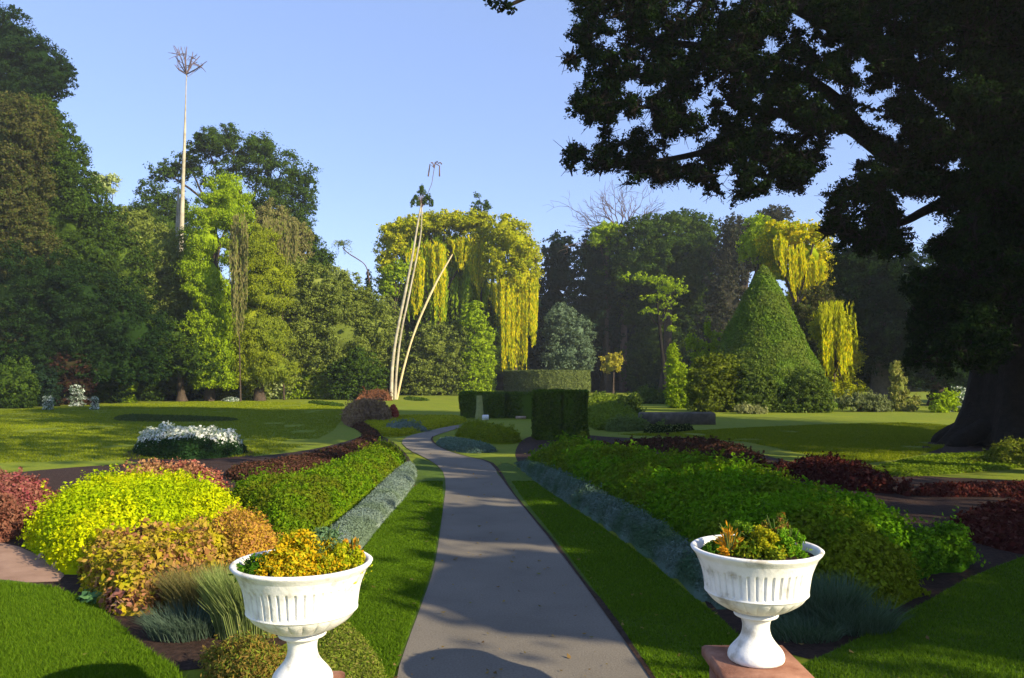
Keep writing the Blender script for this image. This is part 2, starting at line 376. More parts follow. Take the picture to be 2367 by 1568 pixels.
def urn(label, c, Rr):
    t = thing('garden_urn', label, 'urn', c, 'white urns either side of the path')
    c = np.array(c)
    mb = MB(); lathe(mb, resample([(0.0, 0), (.40, 0), (.43, .03), (.435, .08), (.415, .15), (.36, .22), (.29, .30), (.235, .38), (.21, .47), (.205, .56), (.225, .64), (.25, .675)], 40), c, Rr, 96)
    mb.build('pedestal', m_white, t, True)
    mb = MB(); lathe(mb, resample([(.25, .68), (.33, .70), (.345, .73), (.33, .755), (.27, .77)], 14), c, Rr, 96); mb.build('collar', m_white, t, True)
    body = np.concatenate([resample([(.28, .76), (.36, .79), (.46, .82), (.60, .90), (.72, 1.0), (.775, 1.08)], 26), resample([(.79, 1.085), (.79, 1.10), (.785, 1.11)], 5), resample([(.785, 1.115), (.80, 1.25), (.825, 1.40), (.87, 1.53), (.92, 1.64)], 44)])
    mb = MB(); lathe(mb, body, c, Rr, 528, flutes); mb.build('bowl', m_white, t, True)
    mb = MB(); lathe(mb, resample([(.915, 1.635), (.955, 1.69), (1.0, 1.74), (1.005, 1.765), (.985, 1.78), (.93, 1.775), (.90, 1.74), (.86, 1.62), (.80, 1.45), (.72, 1.25), (0, 1.2)], 40), c, Rr, 144); mb.build('rim', m_white, t, True)
    mb = MB(); lathe(mb, [(.88, 1.66), (.5, 1.68), (0.001, 1.69)], c, Rr, 48); mb.build('soil', m_soil, t, True)
    return t
def box(mb, lo, hi, bev=0.012):
    lo = np.array(lo, float); hi = np.array(hi, float); b = bev
    x0, y0, z0 = lo; x1, y1, z1 = hi
    v = [(x0, y0, z0), (x1, y0, z0), (x1, y1, z0), (x0, y1, z0), (x0, y0, z1 - b), (x1, y0, z1 - b), (x1, y1, z1 - b), (x0, y1, z1 - b), (x0 + b, y0 + b, z1), (x1 - b, y0 + b, z1), (x1 - b, y1 - b, z1), (x0 + b, y1 - b, z1)]
    mb.add(v, f4=[(0, 1, 5, 4), (1, 2, 6, 5), (2, 3, 7, 6), (3, 0, 4, 7), (4, 5, 9, 8), (5, 6, 10, 9), (6, 7, 11, 10), (7, 4, 8, 11), (8, 9, 10, 11), (3, 2, 1, 0)])
UB = 0.468
def plinth(label, cx, cy, k=1):
    t = thing('plinth', label, 'plinth', (cx, cy, 0), 'terracotta plinths under the urns')
    mb = MB(); box(mb, (cx - .20 * k, cy - .21 * k, 0), (cx + .20 * k, cy + .21 * k, UB - .06)); mb.build('block', m_brick, t)
    mb = MB(); box(mb, (cx - .235 * k, cy - .25 * k, UB - .06), (cx + .235 * k, cy + .25 * k, UB), 0.015); mb.build('capstone', m_brick, t)
UL, UR = (-1.045, 3.97), (1.318, 4.30)
plinth('reddish terracotta plinth under the left hand white urn', *UL, .74); plinth('reddish brown plinth with worn top carrying the right hand urn', *UR)
urn('white fluted urn overflowing with yellow and orange flowers beside the golden shrubs', (UL[0], UL[1], UB), 0.345)
urn('white fluted urn with small green and yellow plants on a terracotta plinth', (UR[0], UR[1], UB), 0.345)

def tuft(label, c, r, h, mat, n, L, name='potted_plant', spiky=False, asp=0.5, group='plants growing in the urns'):
    c = np.array(c, float); t = thing(name, label, 'plant', c, group); mb = MB()
    if spiky:
        u = unit(rng.normal(size=(14, 3)) * [1, 1, .5] + [0, 0, .9])[rng.integers(0, 14, n)] + rng.normal(size=(n, 3)) * .13; s = rng.random((n, 1)) ** .7 * rng.uniform(.7, 1.15, (n, 1))
        leafquads(mb, c + u * s * [r, r, h], u, L, 0.22, tdir=u, tj=.25)
    else:
        nc = 26; u = unit(rng.normal(size=(nc, 3)) + [0, 0, .5]); u[:, 2] = np.abs(u[:, 2]); cc = c + u * [r, r, h] * rng.uniform(.55, 1, (nc, 1))
        n = int(n * 1.6); per = n // nc; q = unit(rng.normal(size=(nc * per, 3)) + [0, 0, .3]); ci = np.repeat(cc, per, 0) * rng.choice([1, 1, 1, .0], (nc * per, 1)) ; z0_ = (ci[:, 0] == 0); ci[z0_] = c + rng.normal(size=(z0_.sum(), 3)) * [r * .4, r * .4, h * .25]
        leafquads(mb, ci + q * r * .30 * rng.uniform(.3, 1, (nc * per, 1)), q, L, asp)
    mb.build('foliage', mat, t)
    st = MB()
    for k in range(9):
        a = rng.normal(size=2) * r * .4; tube(st, [c + [0, 0, -.02], c + [a[0] * .5, a[1] * .5, h * .45], c + [a[0], a[1], h * .9]], [.004, .003, .002], 4)
    st.build('stem', m_fg_stem, t)
    return t
m_fg_stem = surf('green_stem', [(0.3, (0.06, 0.10, 0.02)), (0.7, (0.10, 0.14, 0.03))], 20, 0)
f_flower = foliage([(0.60, 0.40, 0.01), (0.55, 0.30, 0.01), (0.55, 0.48, 0.02), (0.20, 0.28, 0.01), (0.65, 0.45, 0.02)])
f_orange = foliage([(0.65, 0.30, 0.02), (0.75, 0.42, 0.03), (0.50, 0.20, 0.02)])
f_green = foliage([(0.03, 0.10, 0.008), (0.07, 0.18, 0.01), (0.04, 0.13, 0.01), (0.14, 0.24, 0.02)])
f_lgreen = foliage([(0.10, 0.28, 0.01), (0.20, 0.36, 0.02), (0.06, 0.16, 0.01)])
f_bluegreen = foliage([(0.10, 0.20, 0.10), (0.16, 0.26, 0.14), (0.08, 0.16, 0.06)])
zt = UB + 1.66 * .345
for i, (lab, dx, dy, r, h, m, n, L, sp) in enumerate([
    ('bright yellow flowering plant filling the middle of the left urn', .02, 0, .19, .19, f_flower, 6500, .019, False),
    ('dark green leafy plant at the left rim of the left urn', -.20, -.05, .10, .07, f_green, 1800, .018, False),
    ('yellow green plant crowding the right half of the left urn', .19, -.02, .12, .11, foliage([(0.40, 0.42, 0.01), (0.25, 0.34, 0.01), (0.55, 0.42, 0.02)]), 3000, .018, False),
    ('orange flowering plant spilling over the right rim of the left urn', .24, .05, .06, .16, f_orange, 1000, .018, False),
    ('yellow orange flowering plant at the front of the left urn', -.04, -.12, .13, .07, f_flower, 2000, .018, False),
    ('soft blue green plant at the back of the left urn', .09, .16, .12, .20, f_bluegreen, 2000, .018, False)]):
    tuft(lab, (UL[0] + dx, UL[1] + dy, zt), r, h, m, n, L, spiky=sp)
for i, (lab, dx, dy, r, h, m, n, L, sp) in enumerate([
    ('small orange feathery plant near the left rim of the right urn', -.16, -.06, .06, .15, f_orange, 900, .03, True),
    ('dark green tuft beside the left rim of the right urn', -.235, -.03, .06, .07, f_green, 900, .015, False),
    ('tall dark leafy plant left of the middle of the right urn', -.08, .02, .12, .17, foliage([(0.03, 0.09, 0.008), (0.10, 0.20, 0.01), (0.22, 0.34, 0.03)]), 2400, .02, False),
    ('low yellow green filler plant covering the soil of the right urn', .0, -.02, .19, .075, foliage([(0.10, 0.20, 0.01), (0.30, 0.32, 0.02), (0.05, 0.12, 0.01)]), 4200, .02, False),
    ('yellow feathery plant in the middle of the right urn', .04, -.06, .10, .16, foliage([(0.50, 0.42, 0.02), (0.35, 0.35, 0.01), (0.25, 0.30, 0.02)]), 3000, .017, False),
    ('bright green feathery plant near the right rim of the right urn', .16, -.04, .09, .16, f_lgreen, 2600, .019, False),
    ('plant with reddish tips at the back right of the right urn', .14, .08, .10, .20, foliage([(0.06, 0.14, 0.01), (0.14, 0.20, 0.02), (0.40, 0.16, 0.05)]), 1700, .018, False)]):
    tuft(lab, (UR[0] + dx, UR[1] + dy, zt), r, h, m, n, L, spiky=sp)

# ================================================================ LEFT BED
f_lime = foliage([(0.42, 0.50, 0.004), (0.60, 0.62, 0.004), (0.30, 0.42, 0.004), (0.68, 0.66, 0.01)], [(0.28, 0.42, 0.005), (0.44, 0.54, 0.006), (0.20, 0.32, 0.004)], 0.9)
bed('golden_shrub', 'bright lime yellow shrub mass at the front of the left bed', 'shrub',
    foot([(60, 1215, .5), (110, 1150, .9), (200, 1102, 1), (330, 1104, 1), (470, 1112, 1), (545, 1120, 1), (560, 1165, .7), (500, 1215, .3), (400, 1250, .2), (290, 1300), (200, 1330), (150, 1330), (80, 1270)], .52),
    .52, f_lime, 90000, .036, lump=.30, amp=.42, w=.45, stray=.12, seed=2)
f_cole = foliage([(0.32, 0.14, 0.08), (0.46, 0.24, 0.10), (0.40, 0.30, 0.02), (0.26, 0.10, 0.06), (0.20, 0.22, 0.02)], [(0.50, 0.42, 0.01), (0.34, 0.34, 0.015), (0.46, 0.34, 0.02)], 3.2)
bed('foliage_plant', 'rust pink and yellow leaved plants in front of the lime shrub', 'plant',
    foot([(200, 1310), (280, 1262, .7), (380, 1215, 1), (450, 1195, 1), (500, 1225, .9), (545, 1290, .3), (500, 1330), (420, 1400), (330, 1430), (255, 1420), (200, 1370)], .36),
      .36, f_cole, 26000, .052, lump=.26, amp=.55, w=.25, stray=.08, seed=5)
bed('foliage_plant', 'orange brown leaved mound behind the left urn', 'plant',
    foot([(470, 1185, 1), (540, 1168, 1), (610, 1180, 1), (640, 1215, .8), (620, 1290, .2), (540, 1330), (490, 1270, .3)], .40),
    .36, foliage([(0.42, 0.20, 0.07), (0.55, 0.30, 0.05), (0.50, 0.36, 0.02), (0.36, 0.18, 0.08)]), 26000, .03, lump=.25, amp=.25, w=.3, stray=.06, seed=6)
f_pink = foliage([(0.34, 0.08, 0.07), (0.48, 0.20, 0.12), (0.28, 0.06, 0.06), (0.52, 0.28, 0.18), (0.20, 0.05, 0.04)], [(0.38, 0.20, 0.09), (0.50, 0.32, 0.14), (0.30, 0.10, 0.06)], 1.2)
bed('red_shrub', 'rosy red leaved shrubs behind the lime shrub', 'shrub',
    foot([(165, 1105, 1), (250, 1092, 1), (360, 1078, 1), (500, 1082, 1), (530, 1100, .9), (480, 1120, .8), (300, 1112, .8), (180, 1118, .8)], .55),
    .55, f_pink, 26000, .045, lump=.3, amp=.35, w=.35, stray=.1, seed=8)
bed('red_shrub', 'dark pink leaved shrub at the left edge of the bed', 'shrub',
    foot([(-160, 1100, 1), (0, 1094, 1), (100, 1096, 1), (140, 1110, 1), (120, 1150, .6), (70, 1200, .3), (30, 1250), (-60, 1265), (-200, 1240)], .55),
    .55, foliage([(0.30, 0.06, 0.08), (0.40, 0.12, 0.13), (0.20, 0.04, 0.05), (0.42, 0.22, 0.14)], [(0.28, 0.14, 0.09), (0.20, 0.07, 0.05)], 1.0), 30000, .045, lump=.35, amp=.35, w=.4, stray=.1, seed=9)
f_band = foliage([(0.085, 0.035, 0.026), (0.13, 0.06, 0.04), (0.055, 0.022, 0.018), (0.06, 0.05, 0.02)])
bed('low_planting', 'dark maroon brown strip of low plants curving between left hedge and lawn', 'plant',
    foot([(505, 1080, 1), (600, 1066, 1), (700, 1050, 1), (800, 1024, 1), (845, 1004, 1), (830, 985, 1), (805, 978, .8), (808, 966, .6), (845, 964, .6), (850, 985, .4), (885, 1008), (860, 1030), (780, 1070), (640, 1112), (560, 1122)], .16),
    .16, f_band, 26000, .06, lump=.5, amp=.45, w=.3, seed=10, stray=.05)
f_hedge = foliage([(0.09, 0.20, 0.006), (0.15, 0.28, 0.008), (0.06, 0.14, 0.005), (0.22, 0.32, 0.01)], [(0.16, 0.18, 0.012), (0.12, 0.14, 0.012), (0.10, 0.16, 0.008)], 1.1)
bed('low_hedge', 'low bright green hedge curving along the left of the path', 'hedge',
    foot([(520, 1105, 1), (620, 1105, 1), (720, 1085, 1), (800, 1050, 1), (850, 1025, 1), (885, 1014, 1), (920, 1030, .9), (940, 1062, .3), (900, 1110), (820, 1170), (740, 1235), (660, 1260), (600, 1230, .3), (555, 1165, .6)], .42),
    .42, f_hedge, 95000, .035, lump=.35, amp=.42, w=.45, stray=.10, seed=11)
f_silver = foliage([(0.16, 0.22, 0.19), (0.22, 0.29, 0.25), (0.12, 0.17, 0.15), (0.28, 0.34, 0.28)], [(0.18, 0.25, 0.17), (0.13, 0.18, 0.12)], 2.0, 0.2)
bed('silver_edging', 'silvery blue low planting edging the left side of the path', 'plant',
    foot([(905, 1090, .6), (945, 1058, 1), (962, 1075, .6), (962, 1105), (945, 1145), (905, 1190), (850, 1250), (780, 1320), (720, 1300), (740, 1235, .6), (820, 1165, .9)], .2),
    .20, f_silver, 60000, .022, lump=.5, amp=.2, w=.22, stray=.03, seed=13, asp=.35)
# grasses beside the left urn
def grassclump(name, label, c, r, h, mat, n, lean=0.5, wd=.008):
    t = thing(name, label, 'grass clump', (c[0], c[1], 0)); mb = MB()
    a = rng.uniform(0, 2 * math.pi, n); s = np.sqrt(rng.random(n)) * r
    b = np.stack([c[0] + np.cos(a) * s, c[1] + np.sin(a) * s * .7, np.zeros(n)], 1)
    hh = h * rng.uniform(.6, 1.1, n); az = rng.uniform(0, 2 * math.pi, n); ln = rng.uniform(.05, lean, n) * hh + s * .35
    out = np.stack([np.cos(a * .7 + az * .3), np.sin(a * .7 + az * .3), np.zeros(n)], 1)
    mid = b + out * (ln * .35)[:, None] + np.stack([0 * hh, 0 * hh, hh * .6], 1)
    tip = b + out * ln[:, None] + np.stack([0 * hh, 0 * hh, hh], 1)
    side = np.stack([np.cos(az), np.sin(az), 0 * az], 1) * wd * .5
    v = np.stack([b - side, b + side, mid + side * .8, mid - side * .8, tip], 1).reshape(-1, 3); i = np.arange(n)[:, None] * 5
    mb.add(v, f4=i + np.array([[0, 1, 2, 3]]), f3=i + np.array([[3, 2, 4]])); mb.build('blades', mat, t); return t
f_gr1 = foliage([(0.16, 0.22, 0.06), (0.26, 0.32, 0.10), (0.11, 0.17, 0.05), (0.33, 0.36, 0.14)])
g = G(535, 1480); grassclump('grass_clump', 'tall pale green grass clump left of the left urn', (g[0] + .08, g[1] + .1), .22, .52, f_gr1, 3600, .35)
g = G(455, 1420); grassclump('grass_clump', 'fine bronze grass clump between the rust plants and the pale grass', g, .2, .38, foliage([(0.16, 0.15, 0.05), (0.24, 0.20, 0.08), (0.10, 0.12, 0.04)]), 2600, .5, .006)
g = G(425, 1470); grassclump('grass_clump', 'dark blue green grass tuft on the bare soil', g, .26, .22, foliage([(0.06, 0.10, 0.07), (0.10, 0.14, 0.10)]), 900, .7, .006)
f_tuft = foliage([(0.24, 0.17, 0.03), (0.30, 0.20, 0.05), (0.14, 0.10, 0.03), (0.20, 0.26, 0.03), (0.12, 0.16, 0.02)])
bed('brown_shrub', 'low brown and olive shrublet at the foot of the left urn', 'shrub', foot([(475, 1530), (520, 1490, .8), (600, 1465, 1), (650, 1475, 1), (670, 1540, .3), (640, 1640), (540, 1650), (480, 1600)], .26), .26, f_tuft, 16000, .03, lump=.12, amp=.3, w=.2, stray=.05, asp=.3, seed=15)
bed('ground_cover', 'mossy yellow green ground cover right of the left urn stem', 'plant', foot([(640, 1650), (700, 1600), (740, 1470), (790, 1440), (830, 1470), (880, 1530), (905, 1600), (880, 1680)], .06), .06, foliage([(0.16, 0.22, 0.02), (0.24, 0.28, 0.04), (0.12, 0.20, 0.015), (0.30, 0.24, 0.08)]), 16000, .022, lump=.12, amp=.4, w=.1, stray=.02, asp=.35, seed=16)
# stones and big leaves at the front of the bed
for k, (x, y, r, lab) in enumerate([(132, 1312, .055, 'pale round stone on the soil below the lime shrub'), (98, 1292, .05, 'dark round stone nearest the brown paving'), (198, 1302, .07, 'brown stone partly under the lime shrub'), (205, 1335, .05, 'small flat brown stone in front of the larger brown one'), (245, 1338, .06, 'light brown stone under the rust pink leaves')]):
    g = G(x, y); t = thing('stone', lab, 'stone', (g[0], g[1], 0), 'stones edging the left bed'); mb = MB()
    blobcore(mb, np.array([g[0], g[1], r * .55]), np.array([r, r * .9, r * .75]), .3); mb.build('rock', m_pebble, t, True)
g = G(215, 1395); t = thing('leafy_plant', 'small plant with broad blue green leaves at the bed corner', 'plant', (g[0], g[1], 0)); mb = MB()
a = rng.uniform(0, 6.28, 40); u = np.stack([np.cos(a), np.sin(a) * .8, rng.uniform(.3, .9, 40)], 1); leafquads(mb, np.array([g[0], g[1], .03]) + u * .10, unit(u * [.4, .4, 1]), .085, .8, nb=3); mb.build('leaves', foliage([(0.10, 0.22, 0.08), (0.14, 0.28, 0.10)]), t)
g = G(285, 1425); t = thing('leafy_plant', 'broad pinkish brown leaves hanging at the front of the bed', 'plant', (g[0], g[1], 0)); mb = MB()
a = rng.uniform(0, 6.28, 110); u = np.stack([np.cos(a) * 1.5, np.sin(a) * .8, rng.uniform(.2, 1.6, 110)], 1); leafquads(mb, np.array([g[0], g[1] + .1, .02]) + u * .12, unit(u * [.5, .9, 1]), .075, .85, nb=3); mb.build('leaves', foliage([(0.40, 0.18, 0.13), (0.28, 0.11, 0.08), (0.46, 0.28, 0.18)]), t)

# ================================================================ RIGHT BED
bed('silver_edging', 'silvery blue green planting edging the right side of the path', 'plant',
    foot([(1185, 1068), (1195, 1048, 1), (1260, 1068, 1), (1380, 1120, 1), (1500, 1180, 1), (1580, 1225, 1), (1640, 1300, .8), (1700, 1420), (1640, 1400), (1540, 1320), (1430, 1235), (1330, 1175), (1250, 1125)], .28),
    .28, foliage([(0.10, 0.16, 0.14), (0.16, 0.23, 0.20), (0.07, 0.12, 0.08), (0.20, 0.27, 0.23)], [(0.05, 0.11, 0.05), (0.08, 0.14, 0.08)], 1.6, 0.2), 70000, .03, lump=.25, amp=.3, w=.28, stray=.06, seed=21, asp=.28)
f_rh = foliage([(0.09, 0.22, 0.006), (0.14, 0.31, 0.009), (0.06, 0.15, 0.005), (0.20, 0.38, 0.014)], [(0.15, 0.21, 0.010), (0.09, 0.14, 0.008), (0.20, 0.26, 0.015)], 1.0)
bed('low_hedge', 'long dark green hedge running beside the right side of the path', 'hedge',
    foot([(1215, 1035, .6), (1235, 1018, 1), (1340, 1022, 1), (1480, 1040, 1), (1620, 1062, 1), (1760, 1090, 1), (1900, 1125, 1), (2040, 1160, 1), (2130, 1190, 1), (2160, 1260, .5), (2100, 1330), (1980, 1390), (1830, 1380), (1700, 1330), (1560, 1240, .1), (1420, 1160, .1), (1300, 1090, .2)], .55),
    .55, f_rh, 150000, .045, lump=.5, amp=.5, w=.5, stray=.14, seed=23)
bed('round_shrub', 'bright green leafy shrub closing the far right end of the long hedge', 'shrub',
    foot([(2110, 1215, .9), (2160, 1182, 1), (2215, 1185, 1), (2240, 1240, .5), (2215, 1310), (2150, 1320), (2110, 1280, .3)], .62),
    .62, foliage([(0.05, 0.15, 0.006), (0.11, 0.25, 0.01), (0.16, 0.32, 0.015), (0.04, 0.11, 0.005)]), 16000, .042, lump=.2, amp=.4, w=.3, stray=.12, seed=25)
bed('round_shrub', 'yellow green shrub in front of the hedge right of the right urn', 'shrub',
    foot([(1890, 1262, 1), (1960, 1238, 1), (2060, 1250, 1), (2125, 1290, .8), (2130, 1350, .2), (2090, 1400), (1980, 1430), (1900, 1400), (1880, 1330, .4)], .46),
    .46, foliage([(0.14, 0.19, 0.008), (0.20, 0.26, 0.012), (0.09, 0.13, 0.006), (0.28, 0.32, 0.02)]), 24000, .038, lump=.2, amp=.4, w=.3, stray=.10, seed=26)
f_gr2 = foliage([(0.06, 0.11, 0.06), (0.10, 0.16, 0.10), (0.04, 0.08, 0.04), (0.14, 0.21, 0.15)])
g = G(1905, 1440); grassclump('grass_clump', 'blue green grass clump behind the right urn', g, .26, .36, f_gr2, 2400, .35)
g = G(1975, 1455); grassclump('grass_clump', 'thin dark grass clump under the yellow green shrub', g, .30, .24, f_gr2, 1500, .6, .006)
g = G(1850, 1470); grassclump('grass_clump', 'short dark grass tuft just right of the right urn stem', g, .30, .16, f_gr2, 900, .6, .006)
f_dred = foliage([(0.065, 0.014, 0.012), (0.11, 0.028, 0.022), (0.045, 0.010, 0.010), (0.15, 0.06, 0.045)])
bed('red_shrub', 'dark red leaved plants between the hedge and the right lawn', 'shrub',
    foot([(1800, 1070, 1), (1840, 1054, 1), (1930, 1062, 1), (2010, 1078, 1), (2110, 1098, 1), (2105, 1122, .4), (2000, 1140), (1880, 1120), (1800, 1095)], .38),
    .38, f_dred, 15000, .06, lump=.4, amp=.4, w=.35, stray=.1, seed=28)
bed('low_planting', 'dark brown strip of low plants between the long hedge and the right lawn', 'plant',
    foot([(1352, 1010, .8), (1420, 1008, 1), (1560, 1014, 1), (1680, 1020, 1), (1740, 1038, 1), (1810, 1062, 1), (1820, 1088), (1700, 1072), (1560, 1048), (1420, 1032), (1355, 1028)], .30),
    .30, f_band, 22000, .07, lump=.5, amp=.4, w=.4, seed=27, stray=.06)
bed('low_planting', 'very dark maroon low plants on the soil right of the bright shrub', 'plant',
    foot([(2110, 1120, 1), (2300, 1112, 1), (2600, 1120, 1), (2600, 1150), (2300, 1150), (2120, 1150)], .14), .14, f_dred, 9000, .06, lump=.4, amp=.6, w=.3, seed=127, stray=.05)
bed('red_shrub', 'sprawling dark crimson plants near the right picture edge', 'shrub',
    foot([(2200, 1190, 1), (2260, 1160, 1), (2380, 1140, 1), (2600, 1150, 1), (2600, 1290), (2380, 1290), (2260, 1260), (2200, 1230)], .14),
    .14, f_dred, 9000, .06, lump=.3, amp=.6, w=.3, stray=.06, seed=29)
bed('ground_cover', 'olive ground cover mound at the right edge below the big trunk', 'shrub',
    foot([(2240, 1052, .6), (2260, 1028, 1), (2330, 1020, 1), (2600, 1015, 1), (2600, 1085), (2330, 1082), (2260, 1070)], .45),
    .45, foliage([(0.14, 0.17, 0.02), (0.20, 0.23, 0.03), (0.08, 0.12, 0.012)]), 15000, .07, lump=.6, amp=.35, w=.5, stray=.1, seed=30)
bed('ground_cover', 'yellow green ground cover patch on the right lawn', 'plant',
    foot([(2010, 1085), (2120, 1060), (2260, 1050), (2380, 1060), (2380, 1082), (2250, 1092), (2080, 1106), (2010, 1098)], .08),
    .08, foliage([(0.14, 0.22, 0.015), (0.20, 0.28, 0.02), (0.10, 0.16, 0.012)]), 16000, .05, lump=.5, amp=.5, w=.2, stray=.03, seed=31, core=False)

# ================================================================ MIDDLE GROUND
# white flower bed on the left lawn
g0 = G(437, 1052); t = thing('flower_bed', 'round bed of white flowers on dark green foliage in the left lawn', 'flower bed', (g0[0], g0[1], 0))
fp = foot([(300, 1050), (325, 1018, .4), (370, 990, 1), (470, 984, 1), (545, 992, 1), (570, 1020, .4), (565, 1052), (500, 1062), (380, 1064)], .62)
bedmesh(np.array(fp), .50, 22000, .06, lump=.6, amp=.25, w=.9, seed=33, stray=.05).build('foliage', foliage([(0.018, 0.05, 0.015), (0.03, 0.075, 0.02), (0.012, 0.035, 0.012)]), t)
fpc = np.array(fp).mean(0); fl = (np.array(fp) - fpc) * [.95, .75] + fpc
mb = bedmesh(fl, .62, 4200, .07, lump=.35, amp=.55, w=.5, seed=34, stray=.07, core=False, nb=1.5, asp=.8); mb.build('flowers', foliage([(0.75, 0.76, 0.72), (0.85, 0.86, 0.84), (0.62, 0.66, 0.60), (0.10, 0.20, 0.05)]), t)
# low beds and edging at the bend
bed('low_hedge', 'flat dark clipped edging on the left lawn behind the white flowers', 'hedge', foot([(262, 966), (300, 960), (540, 968), (560, 975), (330, 976), (265, 974)], .1), .10, foliage([(0.05, 0.08, 0.02), (0.08, 0.11, 0.03)]), 6000, .08, lump=1, amp=.2, w=.3, seed=40, stray=.02)
bed('ground_cover', 'yellow green planting ring where the path bends', 'plant', foot([(828, 975, .5), (880, 962, 1), (960, 958, 1), (1060, 960, 1), (1085, 968, .5), (1060, 982), (1000, 992), (930, 1010), (890, 1012), (850, 995)], .18), .18, foliage([(0.30, 0.34, 0.01), (0.42, 0.42, 0.015), (0.20, 0.26, 0.01)]), 26000, .07, lump=.8, amp=.25, w=.3, seed=41, stray=.04)
bed('silver_edging', 'silver leaved island planting inside the yellow green ring', 'plant', foot([(880, 985, .8), (905, 976, 1), (960, 976, 1), (1005, 984, .8), (985, 997), (930, 1004), (890, 1002)], .30), .30, f_silver, 9000, .06, lump=.5, amp=.2, w=.5, seed=42, stray=.03)
bed('low_hedge', 'yellowish green low hedge right of the path bend', 'hedge', foot([(1050, 990, .9), (1075, 976, 1), (1130, 980, 1), (1190, 990, 1), (1205, 1006, .6), (1180, 1028), (1120, 1026), (1060, 1008)], .34), .34, foliage([(0.16, 0.22, 0.008), (0.24, 0.28, 0.012), (0.09, 0.16, 0.006)]), 24000, .055, lump=.6, amp=.3, w=.35, seed=43, stray=.06)
bed('silver_edging', 'blue green tongue of edging right of the path bend', 'plant', foot([(1000, 1018, .6), (1040, 1006, 1), (1100, 1014, 1), (1150, 1028, .9), (1145, 1042, .2), (1090, 1050), (1030, 1040)], .20), .20, foliage([(0.09, 0.16, 0.12), (0.13, 0.21, 0.16), (0.17, 0.25, 0.20)]), 18000, .045, lump=.6, amp=.2, w=.4, seed=44, stray=.03)
f_brn = foliage([(0.22, 0.09, 0.045), (0.30, 0.14, 0.07), (0.15, 0.06, 0.03)])
bed('brown_shrub', 'rounded russet shrub left of the tall pale trunks', 'shrub', foot([(818, 918, .4), (845, 898, 1), (880, 895, 1), (905, 905, .8), (905, 922, .2), (860, 926), (825, 926)], .9), .9, f_brn, 9000, .12, lump=1.5, amp=.2, w=1.6, seed=45, stray=.08)
bed('brown_shrub', 'pinkish brown bushy mound in front of the russet shrub', 'shrub', foot([(786, 962, .1), (810, 938, 1), (850, 930, 1), (900, 932, 1), (905, 950, .5), (898, 968), (840, 972)], .9), .9, foliage([(0.24, 0.15, 0.10), (0.34, 0.24, 0.13), (0.16, 0.09, 0.06)]), 12000, .1, lump=.8, amp=.25, w=1.0, seed=46, stray=.1)
bed('red_shrub', 'small round crimson shrub beside the pinkish brown mound', 'shrub', foot([(896, 955, .4), (903, 938, 1), (918, 940, 1), (922, 955, .4), (915, 965), (900, 966)], .7), .7, foliage([(0.36, 0.06, 0.04), (0.28, 0.04, 0.03), (0.42, 0.12, 0.07)]), 4000, .08, lump=.5, amp=.2, w=.4, seed=47)
# clipped hedges
def hedgebox(name, label, px0, px1, ytop, ybot, dback, mat, n, L, cat='hedge', lean=0.0):
    d = 2 * F / (ybot - HY); x0, x1 = (px0 - CX) / F * d, (px1 - CX) / F * d; h = H - (ytop - HY) / F * d
    return hedgeline(name, label, [(x0, d), (x1, d), (x1 + lean, d + dback), (x0 + lean, d + dback)], h, mat, n, L, cat)
def hedgeline(name, label, poly, h, mat, n, L, cat='hedge', round_=0.12, hole=None):
    poly = np.array(poly, float); c = poly.mean(0); t = thing(name, label, cat, (c[0], c[1], 0)); mb = MB()
    k = len(poly); ins = c + (poly - c) * .97
    mb.add(np.concatenate([np.column_stack([ins, np.zeros(k)]), np.column_stack([ins, np.full(k, h * .97)])]), f4=[(i, (i + 1) % k, k + (i + 1) % k, k + i) for i in range(k)])
    if k == 4: mb.add(np.column_stack([ins, np.full(k, h * .97)]), f4=[(0, 1, 2, 3)])
    else:
        cc = np.vstack([np.column_stack([ins, np.full(k, h * .97)]), [c[0], c[1], h * .97]]); mb.add(cc, f3=[(i, (i + 1) % k, k) for i in range(k)])
    area = 0.5 * abs(np.sum(poly[:, 0] * np.roll(poly[:, 1], -1) - np.roll(poly[:, 0], -1) * poly[:, 1])); segs = np.linalg.norm(np.roll(poly, -1, 0) - poly, axis=1)
    tot = area + segs.sum() * h
    for i in range(k):
        m = int(n * segs[i] * h / tot); u = rng.random((m, 2)); a, b = poly[i], poly[(i + 1) % k]; e = (b - a) / segs[i]; nr = np.array([e[1], -e[0]])
        if (a + b) @ nr / 2 - c @ nr < 0: nr = -nr
        q = a + (b - a) * u[:, :1]; z = u[:, 1] * h * 1.01; wob = (noise(np.column_stack([q, z]), 1.2) - .5) * .18 + rng.normal(0, .03, m)
        q = q + nr * wob[:, None]; leafquads(mb, np.column_stack([q, z]), np.tile([nr[0], nr[1], .2], (m, 1)), L, .6)
    m = int(n * area / tot); lo, hi = poly.min(0), poly.max(0); q = lo + rng.random((m * 3, 2)) * (hi - lo); q = q[inpoly(q, poly)][:m]
    leafquads(mb, np.column_stack([q, h + (noise(q, .9) - .5) * .12 + rng.normal(0, .02, len(q))]), np.tile([0, 0, 1.], (len(q), 1)), L, .6)
    mb.build('foliage', mat, t); return t
f_box = foliage([(0.06, 0.11, 0.010), (0.09, 0.16, 0.014), (0.04, 0.08, 0.008), (0.13, 0.20, 0.02)])
f_box2 = foliage([(0.10, 0.14, 0.035), (0.15, 0.19, 0.055), (0.07, 0.10, 0.025), (0.20, 0.24, 0.08)])
d1 = 2 * F / (967 - HY); z1 = H - (909 - HY) / F * d1
xa = lambda px, d: (px - CX) / F * d
